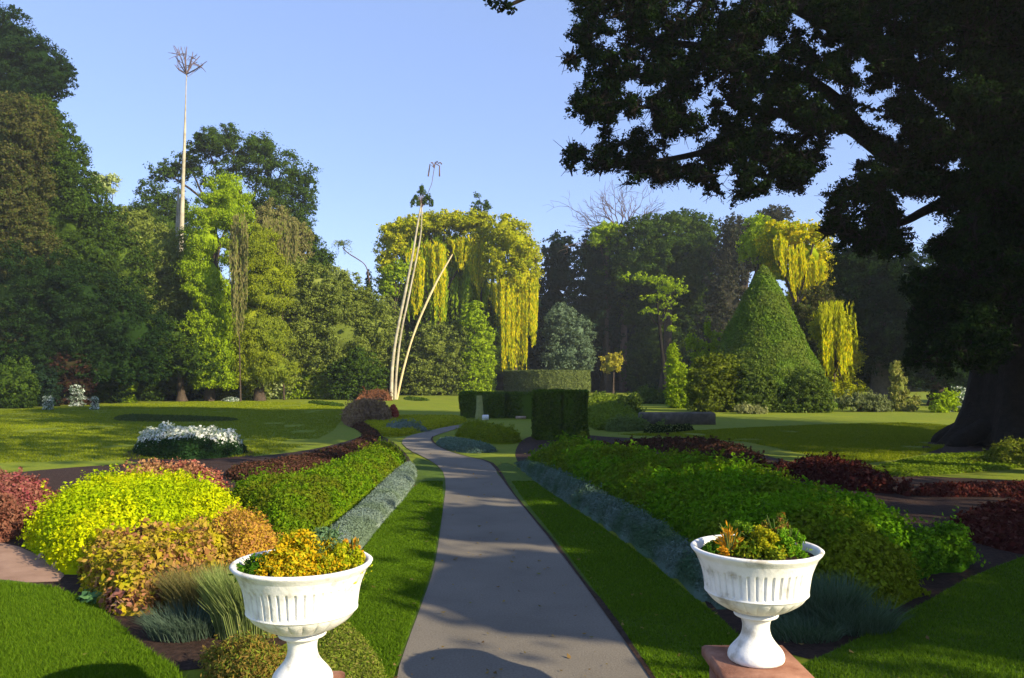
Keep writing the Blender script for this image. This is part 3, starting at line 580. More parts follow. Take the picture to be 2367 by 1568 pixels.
hedgeline('clipped_hedge', 'flat topped clipped hedge stretching left of the dark block hedge', [(xa(1065, d1), d1), (xa(1165, d1), d1), (xa(1165, d1), d1 + .5), (xa(1240, d1 - 1), d1 - .8), (xa(1352, d1 - 2), d1 - 1.0), (xa(1352, d1 - 2), d1 + 1.2), (xa(1065, d1), d1 + 1.6)], z1, f_box, 42000, .09)
d2 = 2 * F / (1018 - HY); z2 = H - (906 - HY) / F * d2
hedgeline('clipped_hedge', 'dark green tall block hedge at the head of the right bed', [(xa(1238, d2), d2), (xa(1296, d2), d2), (xa(1300, d2), d2 + .35), (xa(1306, d2), d2 - .05), (xa(1350, d2), d2 + .1), (xa(1354, d2 + 2), d2 + 1.6), (xa(1240, d2 + 2), d2 + 1.7)], z2, foliage([(0.045, 0.09, 0.009), (0.075, 0.14, 0.013), (0.03, 0.06, 0.007), (0.11, 0.18, 0.02)]), 34000, .07)
# round drum hedge
d3 = 82.0; a = np.linspace(0, 2 * math.pi, 29)[:-1]; rr = 4.65; cx3, cy3 = xa(1269, d3), d3 + rr
hedgeline('drum_hedge', 'large round drum shaped hedge behind the clipped hedge', np.stack([cx3 + np.cos(a) * rr, cy3 + np.sin(a) * rr], 1), H + (870 - 857) / F * d3, f_box2, 34000, .17)
# white stone block and small planter in front of hedge
def blockthing(name, label, cat, x, y, w, h, dep, mat, part='block'):
    g = G(x, y); t = thing(name, label, cat, (g[0], g[1], 0)); mb = MB(); box(mb, (g[0] - w / 2, g[1] - dep / 2, 0), (g[0] + w / 2, g[1] + dep / 2, h), .03); mb.build(part, mat, t); return t
blockthing('stone_block', 'small white painted block in front of the clipped hedge', 'block', 1122, 971, .30, .23, .25, m_white)
blockthing('stone_block', 'flat pale stone in the dark hollow of the clipped hedge', 'block', 1204, 968, .5, .12, .25, m_pebble)
g = G(1108, 969); t = thing('wooden_post', 'pale green grey post standing against the clipped hedge', 'post', (g[0], g[1], 0)); mb = MB(); tube(mb, [(g[0], g[1], 0), (g[0] + .02, g[1], .5), (g[0], g[1], 1.1)], [.22, .17, .14], 8, .3); mb.build('shaft', surf('lichen_wood', [(0.3, (0.20, 0.22, 0.07)), (0.7, (0.30, 0.32, 0.11))], 6), t)
# low stone wall and planting on the right lawn
g0, g1 = G(1478, 981), G(1650, 981); mb = MB(); box(mb, (g0[0], g0[1] - .3, 0), (g1[0], g0[1] + .3, .5), .06); tag(mb.build('stone_wall', m_stone), 'low grey brown stone wall across the right lawn', 'wall')
f_mid = foliage([(0.08, 0.13, 0.02), (0.12, 0.18, 0.03), (0.06, 0.10, 0.015), (0.18, 0.24, 0.05)])
bed('low_shrub', 'pale green low shrubs in front of the stone wall', 'shrub', foot([(1395, 998), (1410, 975, 1), (1480, 973, 1), (1535, 978, 1), (1535, 992), (1450, 999)], .3), .42, foliage([(0.14, 0.20, 0.05), (0.20, 0.27, 0.08), (0.10, 0.15, 0.03)]), 9000, .09, lump=.8, amp=.35, w=.5, seed=51, stray=.08)
bed('low_shrub', 'dark low plants with pale tips before the stone wall', 'shrub', foot([(1485, 999), (1500, 984, 1), (1590, 980, 1), (1605, 992), (1540, 1000)], .3), .28, foliage([(0.02, 0.03, 0.008), (0.03, 0.05, 0.01), (0.02, 0.04, 0.01), (0.25, 0.30, 0.10)]), 4500, .09, lump=.6, amp=.5, w=.4, seed=52, stray=.06)
bed('sloping_bank', 'bright green clipped bank right of the dark block hedge', 'hedge', foot([(1350, 1000), (1340, 905, 1), (1420, 905, 1), (1475, 918, 1), (1480, 945, .4), (1430, 990)], .75), .75, foliage([(0.14, 0.20, 0.02), (0.20, 0.27, 0.03), (0.10, 0.16, 0.015)]), 30000, .11, lump=2, amp=.2, w=3.0, seed=53, stray=.05)
#@@MORE
# ================================================================ TREES AND SHRUBS OF THE BACKGROUND
f_dk = foliage([(0.013, 0.034, 0.007), (0.024, 0.054, 0.010), (0.008, 0.022, 0.006), (0.035, 0.072, 0.014)])  # greens darkened to stand for the shade in the woods
f_dkb = foliage([(0.016, 0.036, 0.016), (0.024, 0.050, 0.021), (0.010, 0.025, 0.013)])
f_md = foliage([(0.040, 0.082, 0.009), (0.068, 0.120, 0.013), (0.025, 0.052, 0.008), (0.10, 0.16, 0.02)])
f_ol = foliage([(0.16, 0.21, 0.035), (0.22, 0.27, 0.050), (0.11, 0.15, 0.022), (0.28, 0.33, 0.07)])
f_lm = foliage([(0.22, 0.34, 0.010), (0.32, 0.44, 0.015), (0.13, 0.22, 0.008), (0.40, 0.50, 0.022)])
f_vn = foliage([(0.08, 0.085, 0.022), (0.12, 0.11, 0.035), (0.05, 0.065, 0.015), (0.08, 0.12, 0.02)])
f_br = foliage([(0.20, 0.18, 0.07), (0.26, 0.24, 0.09), (0.15, 0.14, 0.05), (0.18, 0.24, 0.03)])
f_lm2 = foliage([(0.20, 0.25, 0.012), (0.30, 0.34, 0.018), (0.13, 0.18, 0.01), (0.36, 0.40, 0.03)], [(0.26, 0.30, 0.03), (0.16, 0.22, 0.02)], .25)
f_yl = foliage([(0.62, 0.52, 0.006), (0.74, 0.60, 0.008), (0.50, 0.48, 0.008), (0.34, 0.42, 0.01), (0.24, 0.32, 0.01)])
f_yg = foliage([(0.34, 0.38, 0.010), (0.46, 0.46, 0.012), (0.18, 0.25, 0.01), (0.58, 0.52, 0.02)])
f_wh = foliage([(0.42, 0.50, 0.20), (0.54, 0.60, 0.30), (0.24, 0.32, 0.10), (0.16, 0.22, 0.05)])
f_bl = foliage([(0.10, 0.16, 0.09), (0.15, 0.22, 0.13), (0.07, 0.11, 0.06), (0.20, 0.28, 0.17)])
f_pu = foliage([(0.055, 0.052, 0.036), (0.075, 0.075, 0.045), (0.035, 0.036, 0.025), (0.05, 0.075, 0.03)])
GL, GC, GR = 'trees of the wood at the left', 'shrubs along the foot of the left wood', 'trees behind the hedges'
# --- left wood
tree('tree', 'very tall dark green tree rising highest at the left edge', 'tree', 68, 20, [(10, 330, 70, 80, 2), (60, 270, 60, 60, 2), (20, 110, 70, 85), (85, 150, 60, 60), (130, 180, 42, 42), (40, 210, 75, 60), (-60, 180, 90, 110), (-60, 60, 70, 70), (95, 210, 45, 35)], f_dk, .15, trunk=.5, group=GL, fill=-.7, clump=0.16)
tree('tree', 'brown green creeper draped tree below the tall dark crown', 'tree', 59, 30, [(10, 330, 75, 110), (60, 300, 60, 80), (-60, 380, 90, 150), (40, 440, 75, 90)], f_vn, .15, trunk=.4, group=GL, fill=-.7, clump=.18)
tree('tree', 'mid green tree with a slanting right outline behind the creeper draped tree', 'tree', 63, 130, [(110, 330, 70, 75), (145, 400, 65, 70), (180, 470, 60, 70), (130, 520, 90, 90), (60, 540, 90, 100), (95, 270, 45, 45)], f_md, .16, trunk=.4, group=GL, fill=-.7, clump=.18)
tree('tree', 'small tree with yellow leaves peeping over the left wood', 'tree', 75, 240, [(246, 432, 22, 26), (262, 415, 12, 12), (225, 425, 20, 25)], f_wh, .16, trunk=.12, group=GL, core=.5)
tree('tree', 'green leafed tree in the lower middle of the left wood', 'tree', 65, 250, [(240, 520, 50, 50), (225, 580, 80, 80), (270, 620, 90, 90), (180, 640, 90, 90)], f_md, .16, trunk=.35, group=GL, fill=-.7, clump=.17)
tree('tree', 'olive green broad tree sloping down to the middle of the left wood', 'tree', 67, 370, [(300, 540, 60, 55), (360, 590, 80, 75), (420, 650, 70, 70), (330, 680, 110, 100), (400, 740, 90, 90), (440, 720, 50, 80)], f_ol, .16, trunk=.35, group=GL, fill=-.7, clump=.16)
tree('tree', 'large deep green tree filling the dark lower left of the wood', 'tree', 58, 90, [(60, 680, 120, 120), (190, 730, 120, 110), (-70, 720, 130, 160), (290, 770, 90, 90), (120, 820, 150, 80), (0, 840, 130, 70), (260, 850, 120, 50)], f_dk, .15, trunk=.4, group=GL, fill=-.7, clump=0.16)
tree('tree', 'dark tree at the right end of the shaded part of the left wood', 'tree', 63, 420, [(400, 800, 70, 60), (450, 830, 70, 55), (340, 840, 80, 55), (480, 850, 50, 45)], f_md, .15, trunk=.3, group=GL, fill=-.7, clump=.17)
tree('umbrella_tree', 'wide umbrella shaped tree with an airy crown showing sky between its branches', 'tree', 84, 560, [(540, 330, 85, 45, 0, 1.2), (480, 345, 60, 38, 0, 1.1), (600, 360, 70, 50, 0, 1.1), (440, 385, 50, 32), (385, 400, 45, 30), (650, 400, 60, 50), (700, 425, 38, 45), (360, 450, 42, 40), (400, 480, 50, 45), (560, 400, 70, 40, 0, .6), (640, 460, 75, 60), (705, 480, 30, 42, 0, .7), (500, 420, 50, 40, 0, .35), (610, 520, 80, 70), (680, 540, 50, 60)], f_md, .20, trunk=.45, group=GL, airy=.34, clump=.30, dens=1.0)
tree('tree', 'green tree with a ragged crown left of the pale pole trunk', 'tree', 83, 350, [(350, 500, 45, 40), (400, 530, 45, 50), (310, 520, 40, 40), (380, 570, 60, 50)], f_md, .18, trunk=.25, group=GL, fill=-.7)
tree('tree', 'lime green creeper covered tree right of the pale pole trunk', 'tree', 64, 485, [(525, 450, 47, 38), (500, 500, 52, 48), (480, 560, 45, 60), (478, 640, 52, 70), (490, 720, 47, 60), (540, 490, 37, 50)], f_lm, .115, trunk=.3, group=GL, fill=-.7, droop=(0, 0, -1), clump=.3)
tree('tree', 'yellow green tree between two brown creeper curtains', 'tree', 65, 600, [(590, 590, 56, 60), (600, 670, 60, 70), (580, 740, 50, 50), (625, 640, 43, 50), (560, 560, 37, 60)], f_lm2, .115, trunk=.3, group=GL, fill=-.7, droop=(0, 0, -1), clump=.3)
tree('tree', 'brownish twiggy tree at the right shoulder of the left wood', 'tree', 75, 660, [(650, 570, 52, 75), (630, 520, 45, 50), (670, 620, 38, 45), (690, 560, 30, 45)], f_br, .15, trunk=.25, group=GL, fill=-.7, droop=(0, 0, -1), clump=0.20)
tree('tree', 'small rounded dark green tree at the right end of the wood skyline', 'tree', 81, 735, [(735, 600, 30, 34), (715, 560, 22, 30), (700, 530, 20, 26)], f_md, .18, trunk=.2, group=GL, fill=-.7)
tree('tree', 'large grey green feathery tree sloping down to the right of the wood', 'tree', 71, 740, [(690, 690, 65, 75), (740, 680, 60, 65), (790, 700, 60, 65), (830, 720, 45, 60), (860, 760, 40, 70), (700, 790, 80, 80), (790, 790, 90, 80), (660, 620, 40, 40)], f_ol, .16, trunk=.3, group=GL, fill=-.7, clump=.18, up=.6)
tree('tree', 'small cream leaved tree just showing above the grey green tree', 'tree', 85, 775, [(775, 640, 22, 20), (790, 650, 22, 20)], f_wh, .2, trunk=.12, group=GL, core=.5)
tree('tree', 'slim dark spire tree left of the yellow flowering tree', 'tree', 77, 852, [(852, 655, 7, 30), (852, 700, 12, 40)], f_dk, .15, trunk=.1, group=GL, core=.4)

def curtain(mb, d, poly, n, L, jx=.75, asp=.22, seed=0, dz=0.5, vary=.35):
    """leaves hanging in strands inside an outline that faces the garden"""
    poly = np.array(poly, float); lo, hi = poly.min(0), poly.max(0); got = 0
    ks = max(6, int((hi[0] - lo[0]) / 2.6)); sx = rng.uniform(lo[0], hi[0], ks * 3); so = rng.uniform(-1, 1, ks * 3); cut = rng.uniform(1 - vary, 1.0, ks * 3); st = rng.random(ks * 3) ** 1.5 * .30 * (hi[1] - lo[1])
    bins = {}
    while got < n:
        k = rng.integers(0, len(sx), 20000); y = lo[1] + rng.random(20000) * (hi[1] - lo[1]); x = sx[k] + rng.normal(0, jx, 20000) * 2.2 + np.sin(y * .03 + k) * 1.5
        p = np.column_stack([x, y]); q = inpoly(p, poly)
        below = np.column_stack([x, lo[1] + (y - lo[1]) / cut[k]]); q &= inpoly(below, poly); q &= p[:, 1] > lo[1] + st[k]
        p, k = p[q], k[q]
        if len(p) == 0: break
        p, k = p[:n - got], k[:n - got]; got += len(p); D = d + so[k] * dz + (noise(np.column_stack([p[:, 0] * .05, p[:, 1] * .01, k * 0]), 1, seed) - .5) * 2 * dz
        w = np.stack([(p[:, 0] - CX) / F * D, D, H - (p[:, 1] - HY) / F * D], 1)
        leafquads(mb, w, np.tile([0.3, -1., .1], (len(w), 1)), L, asp, tdir=(0, 0, -1), tj=.12)
def cascade(name, label, cat, d, bx, polys, mat, L, part='hanging_foliage', group=None, blobs=None, bmat=None, bL=None, trunk=.2, n0=13.0, polys2=None, mat2=None):
    b = np.array([(bx - CX) / F * d, d, 0.]); t = thing(name, label, cat, b, group)
    if blobs:
        mb = MB(); tips = crown(mb, blobs, d + .8, bL or L, 1.0, clump=.3); mb.build('crown', bmat, t)
    top = min(min(q[1] for q in p) for p in polys); zt = P(bx, top + 20, d + .8); tb = trunk_mb(b + [0, .8, 0], zt, trunk, trunk * .4)
    if blobs: branches(tb, zt * .6 + b * .4, tips[:8], trunk * .45, .02, sub=2)
    tb.build('trunk', m_bark, t)
    for p in polys2 or []:
        a = 0.5 * abs(sum(p[i][0] * p[(i + 1) % len(p)][1] - p[(i + 1) % len(p)][0] * p[i][1] for i in range(len(p)))); s = d / F
        mb = MB(); curtain(mb, d + 1.5, p, int(5 * a * s * s / (L * L * .22)), L, seed=9, dz=1.2, vary=.5); mb.build('hanging_foliage', mat2, t)
    for k, p in enumerate(polys):
        a = 0.5 * abs(sum(p[i][0] * p[(i + 1) % len(p)][1] - p[(i + 1) % len(p)][0] * p[i][1] for i in range(len(p)))); s = d / F
        mb = MB(); curtain(mb, d, p, int(n0 * a * s * s / (L * L * .22) * .5), L, seed=k, dz=.5); mb.build(part, mat, t)
    return t
cascade('creeper', 'long brown creeper curtain hanging in the middle of the left wood', 'creeper', 61.5, 548, [[(528, 500), (575, 490), (572, 700), (560, 778), (538, 780), (530, 650)]], f_br, .3, group='brown creeper curtains', trunk=.05)
cascade('creeper', 'brown creeper curtain hanging under the shoulder of the wood', 'creeper', 66, 650, [[(605, 500), (690, 520), (688, 600), (660, 635), (625, 610)]], f_br, .3, group='brown creeper curtains', trunk=.05)
# --- the yellow flowering trees in the middle
GY = 'yellow flowering trees'
cascade('flowering_tree', 'broad tree hung with yellow blossom behind the tall pale trunks', 'tree', 92, 1010,
        [[(935, 590), (1000, 555), (1030, 570), (1032, 690), (1028, 752), (1005, 752), (1000, 650), (975, 640), (940, 620)], [(1040, 560), (1090, 540), (1128, 545), (1130, 620), (1105, 700), (1085, 640), (1060, 630)], [(955, 600), (985, 590), (978, 700), (960, 745), (950, 700)]],
        f_yl, .34, 'blossom', GY, [(910, 560, 38, 42), (940, 530, 45, 32), (985, 520, 45, 25), (1030, 512, 45, 22), (1080, 512, 45, 24), (1115, 530, 28, 35), (895, 610, 26, 30), (960, 560, 70, 50, 3), (1060, 580, 75, 60, 3), (890, 660, 22, 40, 3), (980, 680, 70, 90, 5), (1070, 690, 70, 90, 5)], f_yg, .24, .35, polys2=[[(925, 545), (1130, 540), (1135, 690), (1110, 770), (1040, 760), (1000, 770), (935, 740), (915, 640)]], mat2=f_lm)
cascade('flowering_tree', 'tall green tree with yellow blossom trailing down to the drum hedge', 'tree', 90, 1190,
        [[(1138, 650), (1170, 640), (1240, 640), (1245, 700), (1240, 800), (1228, 805), (1222, 760), (1218, 858), (1160, 860), (1158, 760), (1142, 720)]],
        f_yl, .34, 'blossom', GY, [(1165, 530, 32, 34), (1185, 560, 45, 45), (1215, 590, 32, 45), (1150, 600, 30, 60), (1200, 640, 42, 50), (1190, 700, 40, 60, 2)], f_yg, .24, .35, polys2=[[(1135, 610), (1245, 600), (1245, 720), (1225, 780), (1160, 790), (1135, 700)]], mat2=f_yg)
tree('tree', 'lime leaved young tree at the left foot of the blossom tree', 'tree', 88, 910, [(905, 640, 22, 26), (925, 630, 22, 22), (900, 670, 20, 22)], f_lm, .22, trunk=.12, group=GY)
tree('tree', 'small twiggy leafed top standing above the broad yellow tree', 'tree', 93, 1112, [(1112, 468, 24, 20), (1100, 485, 14, 16), (1125, 480, 14, 16)], f_md, .2, trunk=.15, group=GY, airy=.42, dens=.7)
# shrubs in front of them
tree('shrub', 'grey green feathery shrub mass below the yellow blossom', 'shrub', 84, 1020, [(1010, 800, 60, 50), (960, 840, 45, 45), (1050, 810, 60, 60), (1000, 860, 70, 30), (1070, 860, 60, 30)], f_ol, .2, group=GC, clump=.18, up=.7)
tree('shrub', 'bright green shrub at the right end of the shrub mass', 'shrub', 83, 1110, [(1110, 790, 32, 45), (1095, 740, 30, 40), (1120, 830, 24, 35), (1100, 865, 45, 20)], f_lm, .2, group=GC, clump=0.16)
tree('shrub', 'cream green flowering shrub at the edge of the sunlit lawn', 'shrub', 70, 640, [(640, 815, 32, 32), (615, 835, 30, 30), (665, 840, 30, 32), (640, 855, 45, 30), (625, 800, 16, 18)], f_wh, .2, group=GC, clump=0.20)
tree('shrub', 'rounded olive shrub right of the cream shrub', 'shrub', 68, 830, [(830, 845, 38, 40), (800, 860, 40, 30), (860, 865, 38, 28)], f_md, .18, group=GC, clump=0.18)
tree('shrub', 'low lime shrubs in a row at the edge of the sunlit lawn', 'shrub', 70, 760, [(700, 886, 40, 18), (750, 884, 42, 20), (800, 884, 40, 18), (850, 888, 36, 18), (735, 870, 40, 20)], f_lm, .18, group=GC, clump=.3)
tree('shrub', 'yellow green shrub between shade and sun at the lawn edge', 'shrub', 67, 530, [(530, 870, 36, 32), (510, 890, 36, 22), (545, 840, 26, 30), (560, 890, 20, 14)], f_lm2, .18, group=GC, clump=0.18)
tree('shrub', 'green shrub directly below the brown creeper curtain', 'shrub', 69, 570, [(560, 820, 40, 40), (590, 810, 30, 40), (585, 860, 40, 34)], f_ol, .18, group=GC, clump=0.18)
for k, (x, y, rx, ry, m, lab) in enumerate([(20, 880, 60, 45, f_md, 'dark green shrub at the far left foot of the wood'), (90, 890, 45, 40, f_dkb, 'low dark shrub behind the small white flowers'), (165, 845, 50, 28, foliage([(0.07, 0.028, 0.02), (0.05, 0.025, 0.018), (0.04, 0.045, 0.015)]), 'dull red leaved shrub in the shade of the left wood'),
      (250, 880, 50, 42, f_md, 'leafy green shrub below the pale leaved sprig'), (290, 845, 26, 24, f_lm, 'pale leaved light green sprig in the shade of the wood'), (330, 885, 50, 40, f_md, 'round green shrub at the edge of the shaded lawn'), (400, 880, 55, 42, f_dk, 'broad dark green shrub at the edge of the shaded lawn'), (465, 885, 45, 38, f_dk, 'dark shrub where the shaded wood meets the sunlit part')]):
    d = [50, 53, 56, 60, 60, 64, 67, 72][k]; tree('shrub', lab, 'shrub', d, x, [(x, y, rx, ry), (x + rx * .4, y + 15, rx * .6, ry * .7), (x - rx * .5, y + 18, rx * .6, ry * .6)], m, .15, group=GC, clump=.24)
f_flw = foliage([(0.70, 0.74, 0.70), (0.55, 0.62, 0.55), (0.10, 0.16, 0.08), (0.08, 0.13, 0.06)])
for x, y, r, lab in [(178, 903, 17, 'rounded white flowering bush at the edge of the wood'), (112, 925, 12, 'small white flowering bush at the far left of the lawn'), (218, 924, 10, 'tiny white flowering bush right of the rounded white one')]:
    tree('flowering_bush', lab, 'bush', 47.5 if y > 910 else 52.5, x, [(x, y, r, r * .7)], f_flw, .11, group='white flowering bushes at the wood edge', core=.5, dens=.9)
bed('flower_bed', 'tiny bed of white flowers at the far edge of the left lawn', 'flower bed', foot([(510, 928), (520, 919, 1), (550, 919, 1), (562, 926), (540, 930)], .25), .25, f_flw, 1600, .12, lump=.4, amp=.4, w=.5, seed=61)
bed('low_hedge', 'thin dark strip of planting on the sunlit lawn', 'hedge', foot([(705, 930), (740, 930), (800, 938), (790, 941), (735, 937)], .1), .12, f_md, 3500, .12, lump=1, amp=.3, w=.5, seed=62, core=False)
bed('low_hedge', 'thin dark strip of planting right of the pale trunks', 'hedge', foot([(930, 921), (955, 920), (995, 925), (985, 928), (940, 926)], .1), .12, f_md, 2500, .12, lump=1, amp=.3, w=.5, seed=63, core=False)

tree('tree', 'sunlit olive tree filling the space behind the cream shrub', 'tree', 80, 620, [(600, 700, 60, 80), (640, 740, 60, 80), (560, 740, 50, 80), (620, 820, 90, 60), (700, 840, 90, 50)], f_ol, .19, trunk=.3, group=GL, clump=.15)
tree('tree', 'pale sunlit green tree between the grey green tree and the yellow blossom', 'tree', 86, 850, [(850, 740, 40, 60), (890, 760, 40, 70), (860, 830, 60, 60), (920, 840, 60, 60), (820, 850, 60, 40)], f_ol, .2, trunk=.25, group=GL, clump=.15)
tree('tree', 'deep green tree standing under the yellow blossom', 'tree', 98, 1100, [(1040, 680, 80, 110), (1100, 760, 80, 110), (960, 740, 80, 100), (1150, 830, 60, 60)], f_md, .22, trunk=.3, group=GL, clump=.18)
tree('tree', 'tall dark tree closing the gap between drum hedge and small yellow tree', 'tree', 108, 1450, [(1440, 700, 80, 110), (1520, 740, 90, 120), (1380, 800, 90, 80), (1600, 760, 90, 120), (1480, 840, 120, 60), (1620, 840, 100, 60), (1250, 840, 60, 60)], f_dkb, .28, trunk=.5, group=GR, clump=.17)
# --- tall bare pole, pale trunks and slender tufts against the sky
def polyline_thing(name, label, cat, d, base, lines, mat, part='trunk', group=None):
    b = np.array([(base - CX) / F * d, d, 0.]); t = thing(name, label, cat, b, group); mb = MB()
    for pts, r in lines:
        w = np.array([P(p[0], p[1], d + (p[2] if len(p) > 2 else 0)) for p in pts]); w[0, 2] = 0 if pts[0][1] > HY else w[0, 2]; w = smooth_line(w, 2)
        tube(mb, w, np.interp(np.linspace(0, 1, len(w)), np.linspace(0, 1, len(r)), r), 8, .25)
    mb.build(part, mat, t, True); return t, b
def bare(mb, p, dirv, L, r, depth, spread=.55):
    q = p + dirv * L; m = (p + q) / 2 + rng.normal(size=3) * L * .10; tube(mb, [p, m, q], [r, r * .8, r * .6], 5)
    if depth <= 0: return
    for _ in range(rng.integers(2, 4)):
        v = dirv + rng.normal(size=3) * spread * [1, 1, .8]; v /= np.linalg.norm(v); bare(mb, q if rng.random() < .7 else m, v, L * rng.uniform(.62, .9), r * .62, depth - 1, spread)
dp = 75
t, b = polyline_thing('dead_tree', 'very tall thin bare pole like tree rising high above the left wood', 'tree', dp, 417, [([(417, 890), (417, 700), (418, 570), (423, 420), (427, 320), (429, 240), (431, 170)], [.30, .27, .24, .17, .12, .05, .04])], m_pale)
mb = MB(); p0 = P(431, 172, dp)
for px, py in [(403, 106), (418, 108), (432, 108), (446, 120), (462, 130), (478, 142), (405, 130), (404, 150), (440, 140), (470, 150)]:
    q = P(px, py, dp + rng.uniform(-1, 1)); m = p0 * .5 + q * .5 + rng.normal(size=3) * .10; tube(mb, [p0, m, q], [.06, .05, .03], 5)
    for _ in range(4):
        s = p0 * .3 + q * .7 + rng.normal(size=3) * .1; e = s + rng.normal(size=3) * [.6, .4, .45]; tube(mb, [s, (s + e) / 2 + rng.normal(size=3) * .06, e], [.035, .03, .018], 4)
tube(mb, [p0, P(434, 178, dp)], [.05, .03], 4); mb.build('bare_crown', m_twig, t)
t, b = polyline_thing('dead_tree', 'short pale broken trunk leaning beside the bare pole', 'tree', 75.5, 408, [([(408, 890), (408, 700), (409, 560), (412, 470), (412, 430)], [.22, .2, .2, .12, .05])], m_pale)
dq = 2 * F / (924 - HY)
t, b = polyline_thing('slender_tree', 'pair of tall pale trunks with a leafy tuft above the yellow trees', 'tree', dq, 908,
    [([(904, 926), (906, 850), (915, 780), (936, 680), (954, 590), (965, 520), (974, 470)], [.19, .16, .13, .12, .10, .08, .05]), ([(913, 926, .2), (916, 860, .2), (926, 770, .3), (944, 690, .3), (962, 600, .2), (974, 540, .1), (975, 480)], [.13, .12, .10, .09, .08, .06, .05])], m_pale)
mb = MB(); crown(mb, [(975, 444, 9, 10), (975, 434, 5, 8), (961, 458, 7, 9), (989, 457, 7, 10), (954, 471, 5, 11), (997, 470, 6, 12), (966, 470, 5, 10), (983, 468, 6, 10)], dq, .12, .9, core=0, clump=.42, droop=(0, 0, -1), asp=.4); mb.build('crown', f_md, t)
mb = MB(); p0 = P(974, 480, dq)
for k in range(9): q = P(955 + k * 5.5, 440 + abs(k - 4) * 5, dq); tube(mb, [p0, p0 * .4 + q * .6 + [0, 0, .3], q], [.05, .035, .02], 4)
p1 = P(998, 425, dq); tube(mb, [P(978, 470, dq), P(992, 440, dq), p1, P(1004, 388, dq)], [.03, .025, .025, .03], 4)
for q0, q1, q2 in [((1004, 388), (994, 380), (990, 408)), ((1004, 388), (1006, 376), (1012, 374)), ((1006, 378), (1016, 384), (1016, 408)), ((1004, 388), (1000, 376), (996, 377)), ((1012, 378), (1018, 376), (1021, 380))]:
    tube(mb, [P(*q0, dq), P(*q1, dq), P(*q2, dq)], [.05, .05, .07], 5)
mb.build('twigs', m_twig, t)
polyline_thing('slender_tree', 'slanting cream coloured bare trunk leaning right beside the pale pair', 'tree', dq + .5, 919, [([(917, 926), (934, 845), (958, 765), (988, 695), (1014, 642), (1032, 612), (1046, 588)], [.11, .10, .09, .10, .09, .07, .04])], surf('cream_bark', [(0.3, (0.55, 0.43, 0.22)), (0.7, (0.72, 0.58, 0.34))], 2, .4))
t, b = polyline_thing('slender_tree', 'slender curved stem with a small palm like tuft against the sky', 'tree', 74, 862, [([(862, 890), (860, 720), (853, 640), (846, 612), (825, 598), (803, 585), (792, 572)], [.10, .08, .06, .05, .05, .045, .05])], m_twig)
mb = MB(); c = P(790, 566, 74)
for k in range(18):
    a = k * .7; e = c + np.array([math.cos(a) * 1.0, math.sin(a) * .7, .55 * math.cos(k * 1.9)]); q = np.linspace(0, 1, 26)[:, None]; pts = c * (1 - q) + e * q + np.array([0, 0, .25]) * np.sin(q * 3.1); pts[:, 2] -= (q[:, 0] ** 2) * .45
    leafquads(mb, pts + rng.normal(size=pts.shape) * .05, np.tile([0, 0, 1.], (26, 1)), .22, .3)
mb.build('fronds', foliage([(0.14, 0.22, 0.05), (0.24, 0.30, 0.10), (0.30, 0.34, 0.16)]), t)

# --- dark wood behind the hedges
tree('tree', 'rounded blue green tree immediately right of the yellow blossom', 'tree', 104, 1293, [(1293, 585, 40, 45), (1290, 640, 44, 50), (1280, 700, 45, 60), (1300, 780, 60, 80)], f_dkb, .26, trunk=.5, group=GR, fill=4, clump=0.16)
tree('tree', 'tall dark tree with a light green top in the middle of the dark wood', 'tree', 100, 1400, [(1380, 590, 45, 55), (1420, 560, 50, 40), (1400, 650, 80, 90), (1370, 740, 70, 90)], f_dkb, .26, trunk=.6, group=GR, clump=0.16)
tree('tree', 'light green leafy top catching the sun over the dark wood', 'tree', 98, 1402, [(1402, 535, 36, 22), (1385, 555, 25, 20)], f_lm, .22, trunk=.3, group=GR)
tree('tree', 'broad spreading tree with layered boughs at the top of the dark wood', 'tree', 96, 1540, [(1500, 530, 60, 32), (1570, 515, 60, 28), (1620, 540, 40, 40), (1540, 580, 110, 60), (1480, 620, 80, 70), (1600, 620, 70, 80), (1640, 580, 30, 50)], f_md, .24, trunk=.6, group=GR, fill=4, clump=0.16, up=.6)
tree('tree', 'green tree whose sunlit boughs hang down in front of the dark wood', 'tree', 84, 1540, [(1530, 650, 50, 14), (1560, 670, 45, 14), (1520, 690, 45, 12), (1545, 705, 35, 12), (1500, 720, 28, 10), (1545, 735, 26, 12), (1550, 760, 14, 10), (1470, 640, 35, 12)], f_lm, .2, trunk=.25, group=GR, airy=.45, dens=.7, tm=m_bark2)
tree('tree', 'purplish brown bare looking tree behind the topiary cone', 'tree', 90, 1700, [(1700, 540, 38, 40), (1690, 600, 42, 60), (1680, 680, 50, 80), (1790, 500, 40, 24), (1740, 580, 50, 70), (1660, 760, 50, 70)], f_pu, .22, trunk=.5, group=GR, fill=4, clump=0.16)
tree('tree', 'bluish grey leaved bush behind the drum hedge', 'tree', 96, 1310, [(1295, 760, 42, 45), (1330, 775, 38, 45), (1310, 820, 55, 50), (1345, 830, 30, 40), (1300, 730, 28, 28)], f_bl, .22, trunk=.2, group=GR, fill=4, clump=0.18)
tree('tree', 'small yellow leaved tree in front of the dark wood', 'tree', 92, 1417, [(1412, 845, 20, 24), (1425, 838, 14, 20)], foliage([(0.40, 0.36, 0.03), (0.50, 0.42, 0.05), (0.20, 0.24, 0.02)]), .18, trunk=.12, group=GR)
b = np.array([(1440 - CX) / F * 100, 100, 0]); t = thing('bare_tree', 'leafless twiggy tree standing above the dark wood', 'tree', b, GR); mb = MB()
tube(mb, [b, P(1445, 600, 100), P(1440, 540, 100)], [.5, .3, .2], 7)
